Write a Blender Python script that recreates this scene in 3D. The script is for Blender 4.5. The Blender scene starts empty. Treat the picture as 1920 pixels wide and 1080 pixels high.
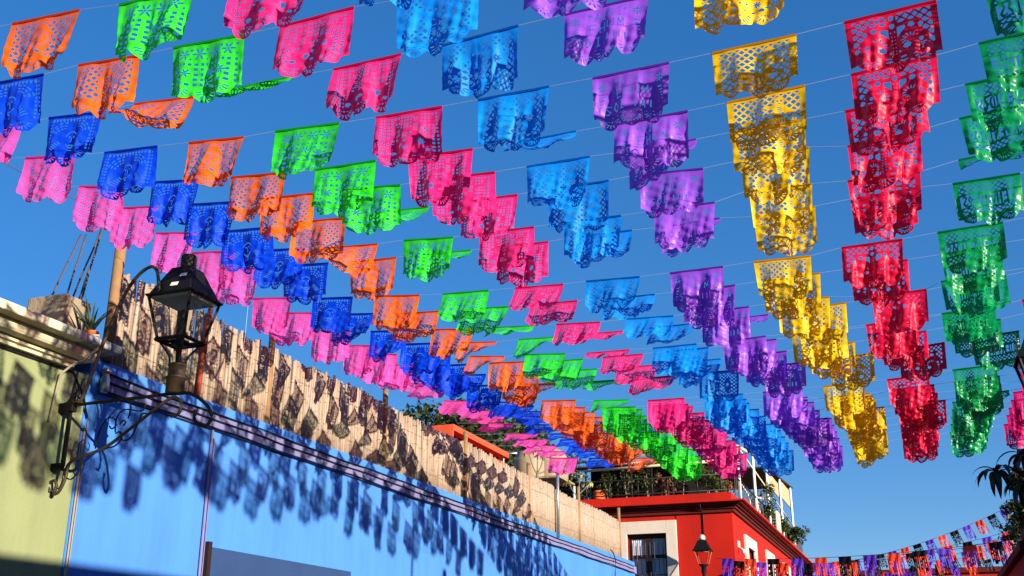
import bpy, math, random
import numpy as np

# ------------------------------------------------------------------ camera
sc = bpy.context.scene
C = sc.collection
R = math.radians
EYE = 1.6                                    # eye height above the street; z below is written relative to the eye
cam_d = bpy.data.cameras.new('camera')
cam_d.sensor_width = 36.0
cam_d.lens = 2020.1 / 1920.0 * 36.0
cam_d.clip_end = 3000.0
cam_d.clip_start = 0.05
cam = bpy.data.objects.new('camera', cam_d)
C.objects.link(cam)
cam.location = (0, 0, EYE)
cam.rotation_euler = (R(90 + 19.744), 0, R(20.147))
sc.camera = cam

# ------------------------------------------------------------------ sky and sun
SUN_T = (-0.889, 0.407, -0.208)              # direction the light travels
SUN_EL = 12.0
SUN_AZ = math.degrees(math.atan2(-SUN_T[0], -SUN_T[1]))   # compass bearing of the sun, from +Y towards +X
world = bpy.data.worlds.new('World')
sc.world = world
world.use_nodes = True
nt = world.node_tree
sky = nt.nodes.new('ShaderNodeTexSky')
sky.sky_type = 'NISHITA'
sky.sun_disc = False
sky.sun_elevation = R(SUN_EL)
sky.sun_rotation = R(SUN_AZ)
sky.altitude = 1550
sky.air_density = 1.0
sky.dust_density = 0.2
sky.ozone_density = 5.0
bg = nt.nodes['Background']
bg.inputs['Strength'].default_value = 0.15
gam = nt.nodes.new('ShaderNodeGamma'); gam.inputs['Gamma'].default_value = 0.55      # softer zenith-to-horizon contrast
hsv = nt.nodes.new('ShaderNodeHueSaturation'); hsv.inputs['Saturation'].default_value = 1.46; hsv.inputs['Hue'].default_value = 0.515
nt.links.new(sky.outputs['Color'], gam.inputs['Color'])
nt.links.new(gam.outputs['Color'], hsv.inputs['Color'])
nt.links.new(hsv.outputs['Color'], bg.inputs['Color'])

sun_d = bpy.data.lights.new('sun', 'SUN')
sun_d.energy = 4.6
sun_d.angle = R(0.53)
sun_d.color = (1.0, 0.9, 0.76)
sun = bpy.data.objects.new('sun', sun_d)
C.objects.link(sun)
from mathutils import Vector
sun.rotation_euler = Vector(SUN_T).to_track_quat('-Z', 'Y').to_euler()
sun.location = (30, -14, 12)

sc.view_settings.view_transform = 'Standard'
sc.view_settings.look = 'None'
sc.view_settings.exposure = 1.15
sc.view_settings.gamma = 1.0
sc.view_settings.use_curve_mapping = False
sc.render.engine = 'CYCLES'
sc.cycles.max_bounces = 10
sc.cycles.diffuse_bounces = 4
sc.cycles.transparent_max_bounces = 24
sc.cycles.caustics_reflective = False
sc.cycles.caustics_refractive = False

# ------------------------------------------------------------------ helpers
rnd = random.Random(7)

def lin(r, g, b):
    f = lambda c: (c / 255 / 12.92) if c <= 10.3 else ((c / 255 + 0.055) / 1.055) ** 2.4
    return (f(r), f(g), f(b), 1.0)

def tag(o, label=None, cat=None, group=None, kind=None):
    if label: o['label'] = label
    if cat: o['category'] = cat
    if group: o['group'] = group
    if kind: o['kind'] = kind
    return o

def link(o, parent=None):
    C.objects.link(o)
    if parent is not None: o.parent = parent
    return o

def empty(name, loc=(0, 0, 0), parent=None):
    o = bpy.data.objects.new(name, None)
    o.location = loc
    o.empty_display_size = 0.1
    return link(o, parent)

class MB:
    """collects shapes of one part; build() links them as one mesh object (z is measured from the eye unless abs_z)"""
    def __init__(s): s.v = []; s.f = []; s.sm = []
    def add(s, vs, fs, smooth=False):
        n = len(s.v)
        s.v += [tuple(v) for v in vs]
        s.f += [tuple(i + n for i in f) for f in fs]
        s.sm += [smooth] * len(fs)
        return s
    def box(s, x0, x1, y0, y1, z0, z1):
        return s.add([(x0, y0, z0), (x1, y0, z0), (x1, y1, z0), (x0, y1, z0), (x0, y0, z1), (x1, y0, z1), (x1, y1, z1), (x0, y1, z1)],
                     [(3, 2, 1, 0), (4, 5, 6, 7), (0, 1, 5, 4), (1, 2, 6, 5), (2, 3, 7, 6), (3, 0, 4, 7)])
    def tube(s, pts, r, n=6, caps=True):
        pts = [Vector(p) for p in pts]
        rs = r if isinstance(r, (list, tuple)) else [r] * len(pts)
        vs = []; fs = []
        up = None
        for i, p in enumerate(pts):
            t = (pts[min(i + 1, len(pts) - 1)] - pts[max(i - 1, 0)])
            if t.length < 1e-9: t = Vector((0, 0, 1))
            t.normalize()
            if up is None:
                up = Vector((0, 0, 1)) if abs(t.z) < 0.9 else Vector((1, 0, 0))
            a = t.cross(up)
            if a.length < 1e-6: a = t.orthogonal()
            a.normalize(); b = t.cross(a).normalized(); up = -b if False else up
            for k in range(n):
                q = 2 * math.pi * k / n
                vs.append(p + (a * math.cos(q) + b * math.sin(q)) * rs[i])
        for i in range(len(pts) - 1):
            for k in range(n):
                k2 = (k + 1) % n
                fs.append((i * n + k, i * n + k2, (i + 1) * n + k2, (i + 1) * n + k))
        s.add(vs, fs, n > 4)
        if caps:
            m = len(s.v) - len(vs)
            s.f += [tuple(m + k for k in range(n))[::-1], tuple(m + (len(pts) - 1) * n + k for k in range(n))]
            s.sm += [False, False]
        return s
    def lathe(s, prof, n=16, cx=0, cy=0, smooth=True):
        vs = []; fs = []
        for (r, z) in prof:
            for k in range(n):
                q = 2 * math.pi * k / n
                vs.append((cx + r * math.cos(q), cy + r * math.sin(q), z))
        for i in range(len(prof) - 1):
            for k in range(n):
                k2 = (k + 1) % n
                fs.append((i * n + k, i * n + k2, (i + 1) * n + k2, (i + 1) * n + k))
        fs.append(tuple(range(n))[::-1]); fs.append(tuple((len(prof) - 1) * n + k for k in range(n)))
        return s.add(vs, fs, smooth)
    def prism(s, prof, y0, y1):
        """profile of (x, z) points extruded along y"""
        n = len(prof)
        vs = [(x, y0, z) for x, z in prof] + [(x, y1, z) for x, z in prof]
        fs = [(i, (i + 1) % n, n + (i + 1) % n, n + i) for i in range(n)]
        fs += [tuple(range(n))[::-1], tuple(range(n, 2 * n))]
        return s.add(vs, fs)
    def frustum(s, z0, h0, z1, h1, cx=0, cy=0):
        vs = [(cx + a * h, cy + b * h, z) for z, h in ((z0, h0), (z1, h1)) for a, b in ((-1, -1), (1, -1), (1, 1), (-1, 1))]
        return s.add(vs, [(3, 2, 1, 0), (4, 5, 6, 7), (0, 1, 5, 4), (1, 2, 6, 5), (2, 3, 7, 6), (3, 0, 4, 7)])
    def mesh(s, name, m):
        me = bpy.data.meshes.new(name)
        me.from_pydata(s.v, [], s.f)
        me.polygons.foreach_set('use_smooth', s.sm)
        if m: me.materials.append(m)
        me.update()
        return me
    def build(s, name, m, parent=None, bevel=0):
        o = bpy.data.objects.new(name, s.mesh(name, m))
        if parent is None: o.location.z = EYE
        link(o, parent)
        if bevel:
            b = o.modifiers.new('bevel', 'BEVEL'); b.width = bevel; b.segments = 2; b.limit_method = 'ANGLE'
        return o

def thing(name, label, cat, group=None, base=(0, 0, 0)):
    """an Empty at the thing's base; children are built in eye-relative scene coordinates"""
    e = empty(name, (base[0], base[1], base[2] + EYE))
    e['_off'] = base
    return tag(e, label, cat, group)

def part(mb, name, m, par, bevel=0):
    o = mb.build(name, m, par, bevel)
    if '_off' in par:
        b = par['_off']; o.location = (-b[0], -b[1], -b[2])
    return o

# ------------------------------------------------------------------ materials
def mat(name, col, rough=0.8, var=0.12, scale=3.0, bump=0.0, bscale=60.0, metal=0.0, spec=0.3, stain=0.0, streak=False, objrand=0.0, coat=0.0):
    m = bpy.data.materials.new(name)
    m.use_nodes = True
    t = m.node_tree; N = t.nodes; L = t.links
    bs = N['Principled BSDF']
    bs.inputs['Roughness'].default_value = rough
    bs.inputs['Metallic'].default_value = metal
    bs.inputs['Specular IOR Level'].default_value = spec
    bs.inputs['Coat Weight'].default_value = coat
    tc = N.new('ShaderNodeTexCoord')
    no = N.new('ShaderNodeTexNoise'); no.inputs['Scale'].default_value = scale; no.inputs['Detail'].default_value = 6
    L.new(tc.outputs['Object'], no.inputs['Vector'])
    mr = N.new('ShaderNodeMapRange')
    mr.inputs['From Min'].default_value = 0.3; mr.inputs['From Max'].default_value = 0.7
    mr.inputs['To Min'].default_value = 1 - var; mr.inputs['To Max'].default_value = 1 + var
    L.new(no.outputs['Fac'], mr.inputs['Value'])
    val = mr.outputs['Result']
    if objrand:
        oi = N.new('ShaderNodeObjectInfo')
        r2 = N.new('ShaderNodeMapRange'); r2.inputs['To Min'].default_value = 1 - objrand; r2.inputs['To Max'].default_value = 1 + objrand
        L.new(oi.outputs['Random'], r2.inputs['Value'])
        mu = N.new('ShaderNodeMath'); mu.operation = 'MULTIPLY'
        L.new(val, mu.inputs[0]); L.new(r2.outputs['Result'], mu.inputs[1]); val = mu.outputs[0]
    if stain:
        mp = N.new('ShaderNodeMapping')
        mp.inputs['Scale'].default_value = (1.2, 1.2, 0.12) if streak else (0.7, 0.7, 0.7)
        L.new(tc.outputs['Object'], mp.inputs['Vector'])
        n2 = N.new('ShaderNodeTexNoise'); n2.inputs['Scale'].default_value = 2.6; n2.inputs['Detail'].default_value = 8; n2.inputs['Roughness'].default_value = 0.65
        L.new(mp.outputs['Vector'], n2.inputs['Vector'])
        r3 = N.new('ShaderNodeMapRange'); r3.inputs['From Min'].default_value = 0.42; r3.inputs['From Max'].default_value = 0.72
        r3.inputs['To Min'].default_value = 1.0; r3.inputs['To Max'].default_value = 1 - stain
        L.new(n2.outputs['Fac'], r3.inputs['Value'])
        mu = N.new('ShaderNodeMath'); mu.operation = 'MULTIPLY'
        L.new(val, mu.inputs[0]); L.new(r3.outputs['Result'], mu.inputs[1]); val = mu.outputs[0]
    vm = N.new('ShaderNodeVectorMath'); vm.operation = 'SCALE'
    vm.inputs[0].default_value = col[:3]
    L.new(val, vm.inputs['Scale'])
    L.new(vm.outputs['Vector'], bs.inputs['Base Color'])
    if bump:
        nb = N.new('ShaderNodeTexNoise'); nb.inputs['Scale'].default_value = bscale; nb.inputs['Detail'].default_value = 5
        L.new(tc.outputs['Object'], nb.inputs['Vector'])
        bp = N.new('ShaderNodeBump'); bp.inputs['Strength'].default_value = bump; bp.inputs['Distance'].default_value = 0.02
        L.new(nb.outputs['Fac'], bp.inputs['Height']); L.new(bp.outputs['Normal'], bs.inputs['Normal'])
    return m

M = {}
M['blue'] = mat('blue_limewash', lin(68, 125, 204), 0.85, 0.05, 1.3, 0.16, 45, stain=0.16, streak=True)
M['green'] = mat('pale_green_plaster', lin(134, 141, 98), 0.9, 0.06, 1.6, 0.2, 40, stain=0.16, streak=True)
M['cream'] = mat('cream_plaster', lin(220, 202, 164), 0.85, 0.05, 4, 0.25, 40, stain=0.08, streak=True)
M['grey_slab'] = mat('raw_grey_cement', lin(150, 146, 146), 0.9, 0.12, 8, 0.3, 50)
M['lav'] = mat('lavender_primer', lin(118, 116, 156), 0.8, 0.10, 5, 0.15, 40, stain=0.2)
M['panel'] = mat('slate_blue_board', lin(42, 66, 106), 0.6, 0.05, 3, 0.05, 40, stain=0.12)
M['black_cable'] = mat('black_cable', lin(22, 22, 30), 0.6, 0.1)
M['grey_cable'] = mat('grey_conduit', lin(150, 138, 116), 0.6, 0.12, 8)
M['iron'] = mat('black_painted_iron', lin(14, 12, 11), 0.62, 0.25, 14, 0.15, 80, spec=0.22)
M['rust_iron'] = mat('weathered_iron', lin(66, 52, 38), 0.55, 0.3, 10, 0.2, 60, spec=0.4, metal=0.3)
M['concrete'] = mat('rough_concrete', lin(152, 134, 108), 0.95, 0.2, 7, 0.6, 30, stain=0.35, streak=True)
M['dark_conc'] = mat('sooty_concrete', lin(60, 54, 48), 0.95, 0.35, 5, 0.6, 30, stain=0.4)
M['rebar'] = mat('rusty_rebar', lin(86, 70, 62), 0.7, 0.2, 30)
M['terracotta'] = mat('terracotta', lin(206, 98, 48), 0.85, 0.12, 12, 0.1, 60)
M['agave'] = mat('agave_leaf', lin(56, 74, 52), 0.5, 0.2, 10)
M['pole_wood'] = mat('tan_wooden_pole', lin(146, 110, 72), 0.8, 0.18, 5, 0.2, 40, stain=0.25)
M['rust_pipe'] = mat('rust_red_pipe', lin(150, 66, 42), 0.6, 0.2, 18, 0.1, 60)
M['steel'] = mat('galvanised_steel', lin(176, 174, 170), 0.35, 0.1, 20, metal=0.8)
M['wire'] = mat('pale_twine', lin(160, 172, 200), 0.7, 0.05)
M['redwall'] = mat('red_limewash', lin(182, 22, 2), 0.85, 0.08, 1.2, 0.15, 30, stain=0.2, streak=True)
M['redside'] = M['redwall']
M['white_trim'] = mat('white_window_surround', lin(210, 194, 176), 0.85, 0.04, 4, 0.1, 30, stain=0.08)
M['trim_shade_red'] = mat('dark_red_trim_and_shade', lin(84, 20, 12), 0.85, 0.15, 5, 0.2, 30)  # trim colour; on the red cornice its darkness stands for shade under the ledge
M['glass'] = mat('dark_window_glass', lin(20, 24, 32), 0.08, 0.1, spec=0.6)
M['curtain'] = mat('white_curtain', lin(176, 178, 188), 0.9, 0.1, 6)
M['wood_dark'] = mat('dark_window_wood', lin(40, 24, 20), 0.6, 0.2, 12)
M['rail'] = mat('black_railing', lin(28, 26, 26), 0.5, 0.2)
M['cream_metal'] = mat('cream_painted_steel', lin(226, 206, 160), 0.6, 0.08, 8)
M['white_metal'] = mat('white_painted_steel', lin(226, 220, 210), 0.6, 0.06, 8)
M['canopy'] = mat('dark_canopy_sheet', lin(58, 52, 50), 0.9, 0.15, 4)
M['tan_panel'] = mat('tan_blind', lin(190, 158, 120), 0.85, 0.08, 4)
M['dark_int'] = mat('dark_shaded_interior', lin(30, 22, 20), 0.9, 0.2, 3)  # shade under canopies and in recesses, put into the colour
M['tank'] = mat('beige_plastic_tank', lin(150, 132, 104), 0.55, 0.05, 3)
M['shed_red'] = mat('orange_red_paint', lin(226, 78, 44), 0.8, 0.08, 3, 0.05, 30)
M['ac'] = mat('cream_ac_case', lin(206, 190, 160), 0.6, 0.05)
M['bark'] = mat('grey_bark', lin(120, 108, 92), 0.9, 0.25, 14, 0.4, 30)
M['sticker'] = mat('paper_sticker', lin(226, 222, 206), 0.8, 0.25, 60)
M['asphalt'] = mat('asphalt', (0.05, 0.05, 0.052, 1), 0.9, 0.2, 6, 0.4, 200)
M['paving'] = mat('paving_stone', (0.26, 0.24, 0.21, 1), 0.9, 0.15, 3, 0.3, 60)
M['earth'] = mat('dry_ground', (0.2, 0.16, 0.11, 1), 0.95, 0.2, 0.5)
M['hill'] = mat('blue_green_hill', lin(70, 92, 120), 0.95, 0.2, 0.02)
M['right_red'] = mat('dark_red_limewash', lin(160, 38, 26), 0.85, 0.1, 1.5, 0.2, 30, stain=0.2)

def leaf_mat(name, col, trans=0.35, rough=0.5):
    m = bpy.data.materials.new(name); m.use_nodes = True
    t = m.node_tree; N = t.nodes; L = t.links
    N.remove(N['Principled BSDF'])
    out = N['Material Output']
    tc = N.new('ShaderNodeTexCoord')
    no = N.new('ShaderNodeTexNoise'); no.inputs['Scale'].default_value = 7.0; no.inputs['Detail'].default_value = 4
    L.new(tc.outputs['Object'], no.inputs['Vector'])
    ramp = N.new('ShaderNodeMapRange'); ramp.inputs['From Min'].default_value = 0.3; ramp.inputs['From Max'].default_value = 0.7
    ramp.inputs['To Min'].default_value = 0.55; ramp.inputs['To Max'].default_value = 1.5
    L.new(no.outputs['Fac'], ramp.inputs['Value'])
    vm = N.new('ShaderNodeVectorMath'); vm.operation = 'SCALE'; vm.inputs[0].default_value = col[:3]
    L.new(ramp.outputs['Result'], vm.inputs['Scale'])
    pr = N.new('ShaderNodeBsdfPrincipled'); pr.inputs['Roughness'].default_value = rough; pr.inputs['Specular IOR Level'].default_value = 0.4
    tr = N.new('ShaderNodeBsdfTranslucent')
    L.new(vm.outputs['Vector'], pr.inputs['Base Color']); L.new(vm.outputs['Vector'], tr.inputs['Color'])
    mx = N.new('ShaderNodeMixShader'); mx.inputs['Fac'].default_value = trans
    L.new(pr.outputs['BSDF'], mx.inputs[1]); L.new(tr.outputs['BSDF'], mx.inputs[2]); L.new(mx.outputs['Shader'], out.inputs['Surface'])
    return m

M['leaf_dark'] = leaf_mat('dark_tree_leaf', lin(54, 66, 32))
M['leaf_mid'] = leaf_mat('terrace_leaf', lin(76, 88, 40))
M['leaf_yellow'] = leaf_mat('yellow_green_leaf', lin(196, 188, 72))
M['leaf_warm'] = leaf_mat('reddish_leaf', lin(150, 96, 60))
M['leaf_long'] = leaf_mat('long_glossy_leaf', lin(44, 56, 34), 0.15, 0.4)

def lantern_glass():
    m = bpy.data.materials.new('lantern_pane_glass'); m.use_nodes = True
    t = m.node_tree; N = t.nodes; L = t.links
    N.remove(N['Principled BSDF']); out = N['Material Output']
    tr = N.new('ShaderNodeBsdfTransparent'); tr.inputs['Color'].default_value = (0.93, 0.95, 0.93, 1)
    gl = N.new('ShaderNodeBsdfGlossy'); gl.inputs['Roughness'].default_value = 0.06
    fr = N.new('ShaderNodeFresnel'); fr.inputs['IOR'].default_value = 1.45
    no = N.new('ShaderNodeTexNoise'); no.inputs['Scale'].default_value = 9
    mu = N.new('ShaderNodeMath'); mu.operation = 'MULTIPLY'; L.new(fr.outputs[0], mu.inputs[0]); L.new(no.outputs['Fac'], mu.inputs[1])
    mx = N.new('ShaderNodeMixShader'); L.new(mu.outputs[0], mx.inputs['Fac'])
    L.new(tr.outputs[0], mx.inputs[1]); L.new(gl.outputs[0], mx.inputs[2]); L.new(mx.outputs[0], out.inputs['Surface'])
    return m
M['pane'] = lantern_glass()

def bamboo_mat():
    m = bpy.data.materials.new('split_bamboo_cane'); m.use_nodes = True
    t = m.node_tree; N = t.nodes; L = t.links
    bs = N['Principled BSDF']; bs.inputs['Roughness'].default_value = 0.6; bs.inputs['Specular IOR Level'].default_value = 0.3
    tc = N.new('ShaderNodeTexCoord'); oi = N.new('ShaderNodeObjectInfo')
    geo = N.new('ShaderNodeNewGeometry')
    # per-cane tint from object random plus world position, so the joined far canes vary as well
    mp = N.new('ShaderNodeMapping'); mp.inputs['Scale'].default_value = (0, 26.0, 0.4); L.new(geo.outputs['Position'], mp.inputs['Vector'])
    n1 = N.new('ShaderNodeTexNoise'); n1.inputs['Scale'].default_value = 1.0; n1.inputs['Detail'].default_value = 3; L.new(mp.outputs['Vector'], n1.inputs['Vector'])
    ad = N.new('ShaderNodeMath'); ad.operation = 'MULTIPLY_ADD'; ad.inputs[1].default_value = 0.5; L.new(oi.outputs['Random'], ad.inputs[0])
    m5 = N.new('ShaderNodeMath'); m5.operation = 'MULTIPLY'; m5.inputs[1].default_value = 0.95; L.new(n1.outputs['Fac'], m5.inputs[0]); L.new(m5.outputs[0], ad.inputs[2])
    cr = N.new('ShaderNodeValToRGB')
    e = cr.color_ramp.elements
    e[0].position = 0.15; e[0].color = lin(92, 74, 60)
    e[1].position = 0.95; e[1].color = lin(180, 156, 134)
    q = e.new(0.45); q.color = lin(150, 127, 106)
    q = e.new(0.7); q.color = lin(162, 138, 115)
    L.new(ad.outputs[0], cr.inputs['Fac'])
    # node rings: dark joints every ~0.27 m, shifted per cane
    sx = N.new('ShaderNodeSeparateXYZ'); L.new(geo.outputs['Position'], sx.inputs[0])
    cell = N.new('ShaderNodeMath'); cell.operation = 'SNAP'; cell.inputs[1].default_value = 0.042; L.new(sx.outputs['Y'], cell.inputs[0])
    wn = N.new('ShaderNodeTexWhiteNoise'); wn.noise_dimensions = '1D'; L.new(cell.outputs[0], wn.inputs['W'])
    zz = N.new('ShaderNodeMath'); zz.operation = 'ADD'; L.new(sx.outputs['Z'], zz.inputs[0]); L.new(wn.outputs['Value'], zz.inputs[1])
    md = N.new('ShaderNodeMath'); md.operation = 'PINGPONG'; md.inputs[1].default_value = 0.13; L.new(zz.outputs[0], md.inputs[0])
    rg = N.new('ShaderNodeMapRange'); rg.inputs['From Min'].default_value = 0.002; rg.inputs['From Max'].default_value = 0.007
    rg.inputs['To Min'].default_value = 0.36; rg.inputs['To Max'].default_value = 1.0; L.new(md.outputs[0], rg.inputs['Value'])
    # long streaks
    m2 = N.new('ShaderNodeMapping'); m2.inputs['Scale'].default_value = (60, 160, 5); L.new(geo.outputs['Position'], m2.inputs['Vector'])
    n2 = N.new('ShaderNodeTexNoise'); n2.inputs['Scale'].default_value = 1.0; n2.inputs['Detail'].default_value = 6; L.new(m2.outputs['Vector'], n2.inputs['Vector'])
    r2 = N.new('ShaderNodeMapRange'); r2.inputs['From Min'].default_value = 0.3; r2.inputs['From Max'].default_value = 0.7; r2.inputs['To Min'].default_value = 0.62; r2.inputs['To Max'].default_value = 1.1
    L.new(n2.outputs['Fac'], r2.inputs['Value'])
    mu = N.new('ShaderNodeMath'); mu.operation = 'MULTIPLY'; L.new(rg.outputs[0], mu.inputs[0]); L.new(r2.outputs[0], mu.inputs[1])
    vm = N.new('ShaderNodeVectorMath'); vm.operation = 'SCALE'; L.new(cr.outputs['Color'], vm.inputs[0]); L.new(mu.outputs[0], vm.inputs['Scale'])
    L.new(vm.outputs['Vector'], bs.inputs['Base Color'])
    return m
M['bamboo'] = bamboo_mat()

def film(name, col, see=0.05, trans=0.36, tcol=None, gloss=0.004, grough=0.45):
    """thin coloured plastic: reflects, lets tinted light through, and has a faint sheen"""
    m = bpy.data.materials.new(name); m.use_nodes = True
    t = m.node_tree; N = t.nodes; L = t.links
    N.remove(N['Principled BSDF']); out = N['Material Output']
    oi = N.new('ShaderNodeObjectInfo')
    hs = N.new('ShaderNodeHueSaturation'); hs.inputs['Color'].default_value = col
    rv = N.new('ShaderNodeMapRange'); rv.inputs['To Min'].default_value = 0.86; rv.inputs['To Max'].default_value = 1.1
    L.new(oi.outputs['Random'], rv.inputs['Value']); L.new(rv.outputs[0], hs.inputs['Value'])
    df = N.new('ShaderNodeBsdfDiffuse'); L.new(hs.outputs[0], df.inputs['Color'])
    tl = N.new('ShaderNodeBsdfTranslucent'); tl.inputs['Color'].default_value = tcol or col
    mx = N.new('ShaderNodeMixShader'); mx.inputs['Fac'].default_value = trans
    L.new(df.outputs[0], mx.inputs[1]); L.new(tl.outputs[0], mx.inputs[2])
    tp = N.new('ShaderNodeBsdfTransparent'); tp.inputs['Color'].default_value = [min(1, c ** 0.6) for c in col[:3]] + [1]
    m2 = N.new('ShaderNodeMixShader'); m2.inputs['Fac'].default_value = see
    L.new(mx.outputs[0], m2.inputs[1]); L.new(tp.outputs[0], m2.inputs[2])
    gl = N.new('ShaderNodeBsdfGlossy'); gl.inputs['Roughness'].default_value = grough
    tc = N.new('ShaderNodeTexCoord'); no = N.new('ShaderNodeTexNoise'); no.inputs['Scale'].default_value = 26; no.inputs['Detail'].default_value = 3
    L.new(tc.outputs['Object'], no.inputs['Vector'])
    bp = N.new('ShaderNodeBump'); bp.inputs['Strength'].default_value = 0.12; bp.inputs['Distance'].default_value = 0.01
    L.new(no.outputs['Fac'], bp.inputs['Height'])
    for s in (df, tl, gl): L.new(bp.outputs['Normal'], s.inputs['Normal'])
    lw = N.new('ShaderNodeFresnel'); lw.inputs['IOR'].default_value = 1.4
    ma = N.new('ShaderNodeMath'); ma.operation = 'MULTIPLY_ADD'; ma.inputs[1].default_value = 0.05; ma.inputs[2].default_value = gloss
    L.new(lw.outputs[0], ma.inputs[0])
    m3 = N.new('ShaderNodeMixShader'); L.new(ma.outputs[0], m3.inputs['Fac'])
    L.new(m2.outputs[0], m3.inputs[1]); L.new(gl.outputs[0], m3.inputs[2])
    L.new(m3.outputs[0], out.inputs['Surface'])
    return m

FILM = {
    'P': film('pink_film', lin(255, 84, 176), tcol=lin(255, 40, 150)),
    'B': film('dark_blue_film', lin(8, 66, 222), tcol=lin(0, 30, 190)),
    'O': film('orange_film', lin(255, 104, 24), tcol=lin(235, 30, 0)),
    'G': film('green_film', lin(52, 226, 44), tcol=lin(20, 190, 20)),
    'M': film('magenta_film', lin(255, 44, 128), tcol=lin(220, 0, 90)),
    'L': film('sky_blue_film', lin(14, 150, 246), tcol=lin(0, 90, 225), gloss=0.006),
    'V': film('purple_film', lin(164, 88, 226), tcol=lin(120, 40, 210), see=0.08, gloss=0.012, grough=0.36),
    'Y': film('yellow_film', lin(255, 206, 8), tcol=lin(250, 160, 0)),
    'R': film('red_film', lin(236, 22, 70), tcol=lin(215, 0, 40), gloss=0.01, grough=0.36),
    'D': film('dark_green_film', lin(8, 156, 78), tcol=lin(0, 120, 40), see=0.09, gloss=0.02, grough=0.3),
    'K': film('crimson_film', lin(226, 24, 110), tcol=lin(190, 0, 80)),
    'far_o': film('far_orange_film', lin(250, 74, 40), see=0.1),
    'far_k': film('far_black_film', lin(20, 18, 24), see=0.04, gloss=0.004),
    'far_v': film('far_purple_film', lin(104, 62, 200), see=0.1),
}

# ================================================================== SETTING
GZ = -EYE
o = MB().box(-600, 600, -200, 1500, GZ - 0.4, GZ - 0.02).build('ground', M['earth']); tag(o, 'dry earth reaching the horizon', kind='structure')
o = MB().box(-5.4, 1.4, -12, 120, GZ - 0.3, GZ).build('road', M['asphalt']); tag(o, 'asphalt street under the flags', kind='structure')
o = MB().box(-6.4, -5.4, -12, 26.5, GZ - 0.3, GZ + 0.13).build('pavement_left', M['paving'], bevel=0.02); tag(o, 'narrow paved footway along the blue wall', kind='structure')
o = MB().box(1.4, 2.2, -12, 34, GZ - 0.3, GZ + 0.13).build('pavement_right', M['paving'], bevel=0.02); tag(o, 'narrow paved footway on the right', kind='structure')
# far hill
vs = []; fs = []
n = 60
for i in range(n + 1):
    x = -260 + 520 * i / n
    h = 22 + 9 * math.sin(i * 0.33 + 1) + 5 * math.sin(i * 0.9) + 2 * math.sin(i * 2.3)
    vs += [(x, 520, GZ), (x, 560, GZ + h * 0.8), (x, 640, GZ + h * 1.7), (x, 800, GZ)]
for i in range(n):
    for k in range(3):
        fs.append((4 * i + k, 4 * i + 4 + k, 4 * i + 5 + k, 4 * i + 1 + k))
o = MB().add(vs, fs, True).build('hills', M['hill']); tag(o, 'hazy hill far down the street', kind='structure')

# ------------------------------------------------------------------ blue building with its band of moulding and cables
bb = thing('blue_building', 'long low building with sky blue street wall on the left', 'building', base=(-6.4, 7.1, GZ))
part(MB().box(-6.72, -6.4, 7.06, 26.0, GZ, 2.55), 'street_wall', M['blue'], bb, 0.012)
part(MB().box(-16, -6.72, 7.06, 26.0, GZ, 2.2), 'body', M['concrete'], bb)
part(MB().box(-6.4, -6.362, 7.22, 26.02, 2.275, 2.435), 'moulding', M['lav'], bb, 0.006)
for z, dx, ph in ((2.432, 0.052, 0.3), (2.365, 0.05, 1.1), (2.285, 0.05, 2.0)):
    pts = []
    y = 7.17
    while y < 26.05:
        pts.append((-6.4 + dx, y, z + 0.006 * math.sin(y * 2.1 + ph) + 0.004 * math.sin(y * 5.3 + ph)))
        y += 0.35
    part(MB().tube(pts, 0.0085, 6), 'cable', M['black_cable'], bb)
ins = part(MB().lathe([(0.028, 2.26), (0.04, 2.28), (0.04, 2.38), (0.03, 2.40), (0.03, 2.43), (0.042, 2.44), (0.042, 2.46), (0.015, 2.48)], 12, -6.35, 7.2), 'insulator', M['steel'], bb)
part(MB().tube([(-6.38, 8.82, 2.27), (-6.38, 8.82, GZ + 0.2)], 0.015, 8).tube([(-6.385, 8.87, 2.2), (-6.385, 8.87, GZ + 0.2)], 0.007, 6), 'conduit', M['lav'], bb)
part(MB().tube([(-6.385, 7.075, 1.95), (-6.385, 7.075, GZ + 0.1)], 0.009, 8).tube([(-6.385, 7.10, 2.0), (-6.385, 7.10, GZ + 0.1)], 0.005, 6), 'edge_pipe', M['grey_cable'], bb)
part(MB().tube([(-6.34, 23.6, 2.60), (-6.31, 23.7, 2.54), (-6.31, 23.9, 2.40), (-6.32, 23.85, 2.1), (-6.34, 23.8, 1.2)], 0.013, 6), 'loose_cable', M['black_cable'], bb)
sg = part(MB().box(-6.4, -6.35, 8.93, 11.75, -0.3, 1.155), 'shop_board', M['panel'], bb, 0.006)
part(MB().box(-6.4, -6.335, 8.87, 8.925, -0.4, 1.2), 'board_edge', M['wood_dark'], sg)

# ------------------------------------------------------------------ green building and its cornice
gb = thing('green_building', 'pale green building with cream cornice at left edge', 'building', base=(-6.4, 5, GZ))
part(MB().box(-12, -6.4, -6, 7.04, GZ, 2.38), 'wall', M['green'], gb)
part(MB().prism([(-6.6, 2.375), (-6.335, 2.375), (-6.33, 2.40), (-6.30, 2.405), (-6.295, 2.43), (-6.34, 2.435), (-6.6, 2.435)], -6, 6.80), 'lower_moulding', M['cream'], gb)
part(MB().prism([(-6.6, 2.437), (-6.235, 2.437), (-6.205, 2.445), (-6.185, 2.462), (-6.17, 2.49), (-6.165, 2.516), (-6.6, 2.516)], -6, 6.9), 'cove', M['cream'], gb)
part(MB().box(-8.4, -6.05, -6, 6.60, 2.517, 2.59), 'slab', M['cream'], gb, 0.012)
part(MB().box(-8.4, -6.05, 6.602, 7.02, 2.517, 2.588), 'raw_slab_end', M['grey_slab'], gb, 0.01)
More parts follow.
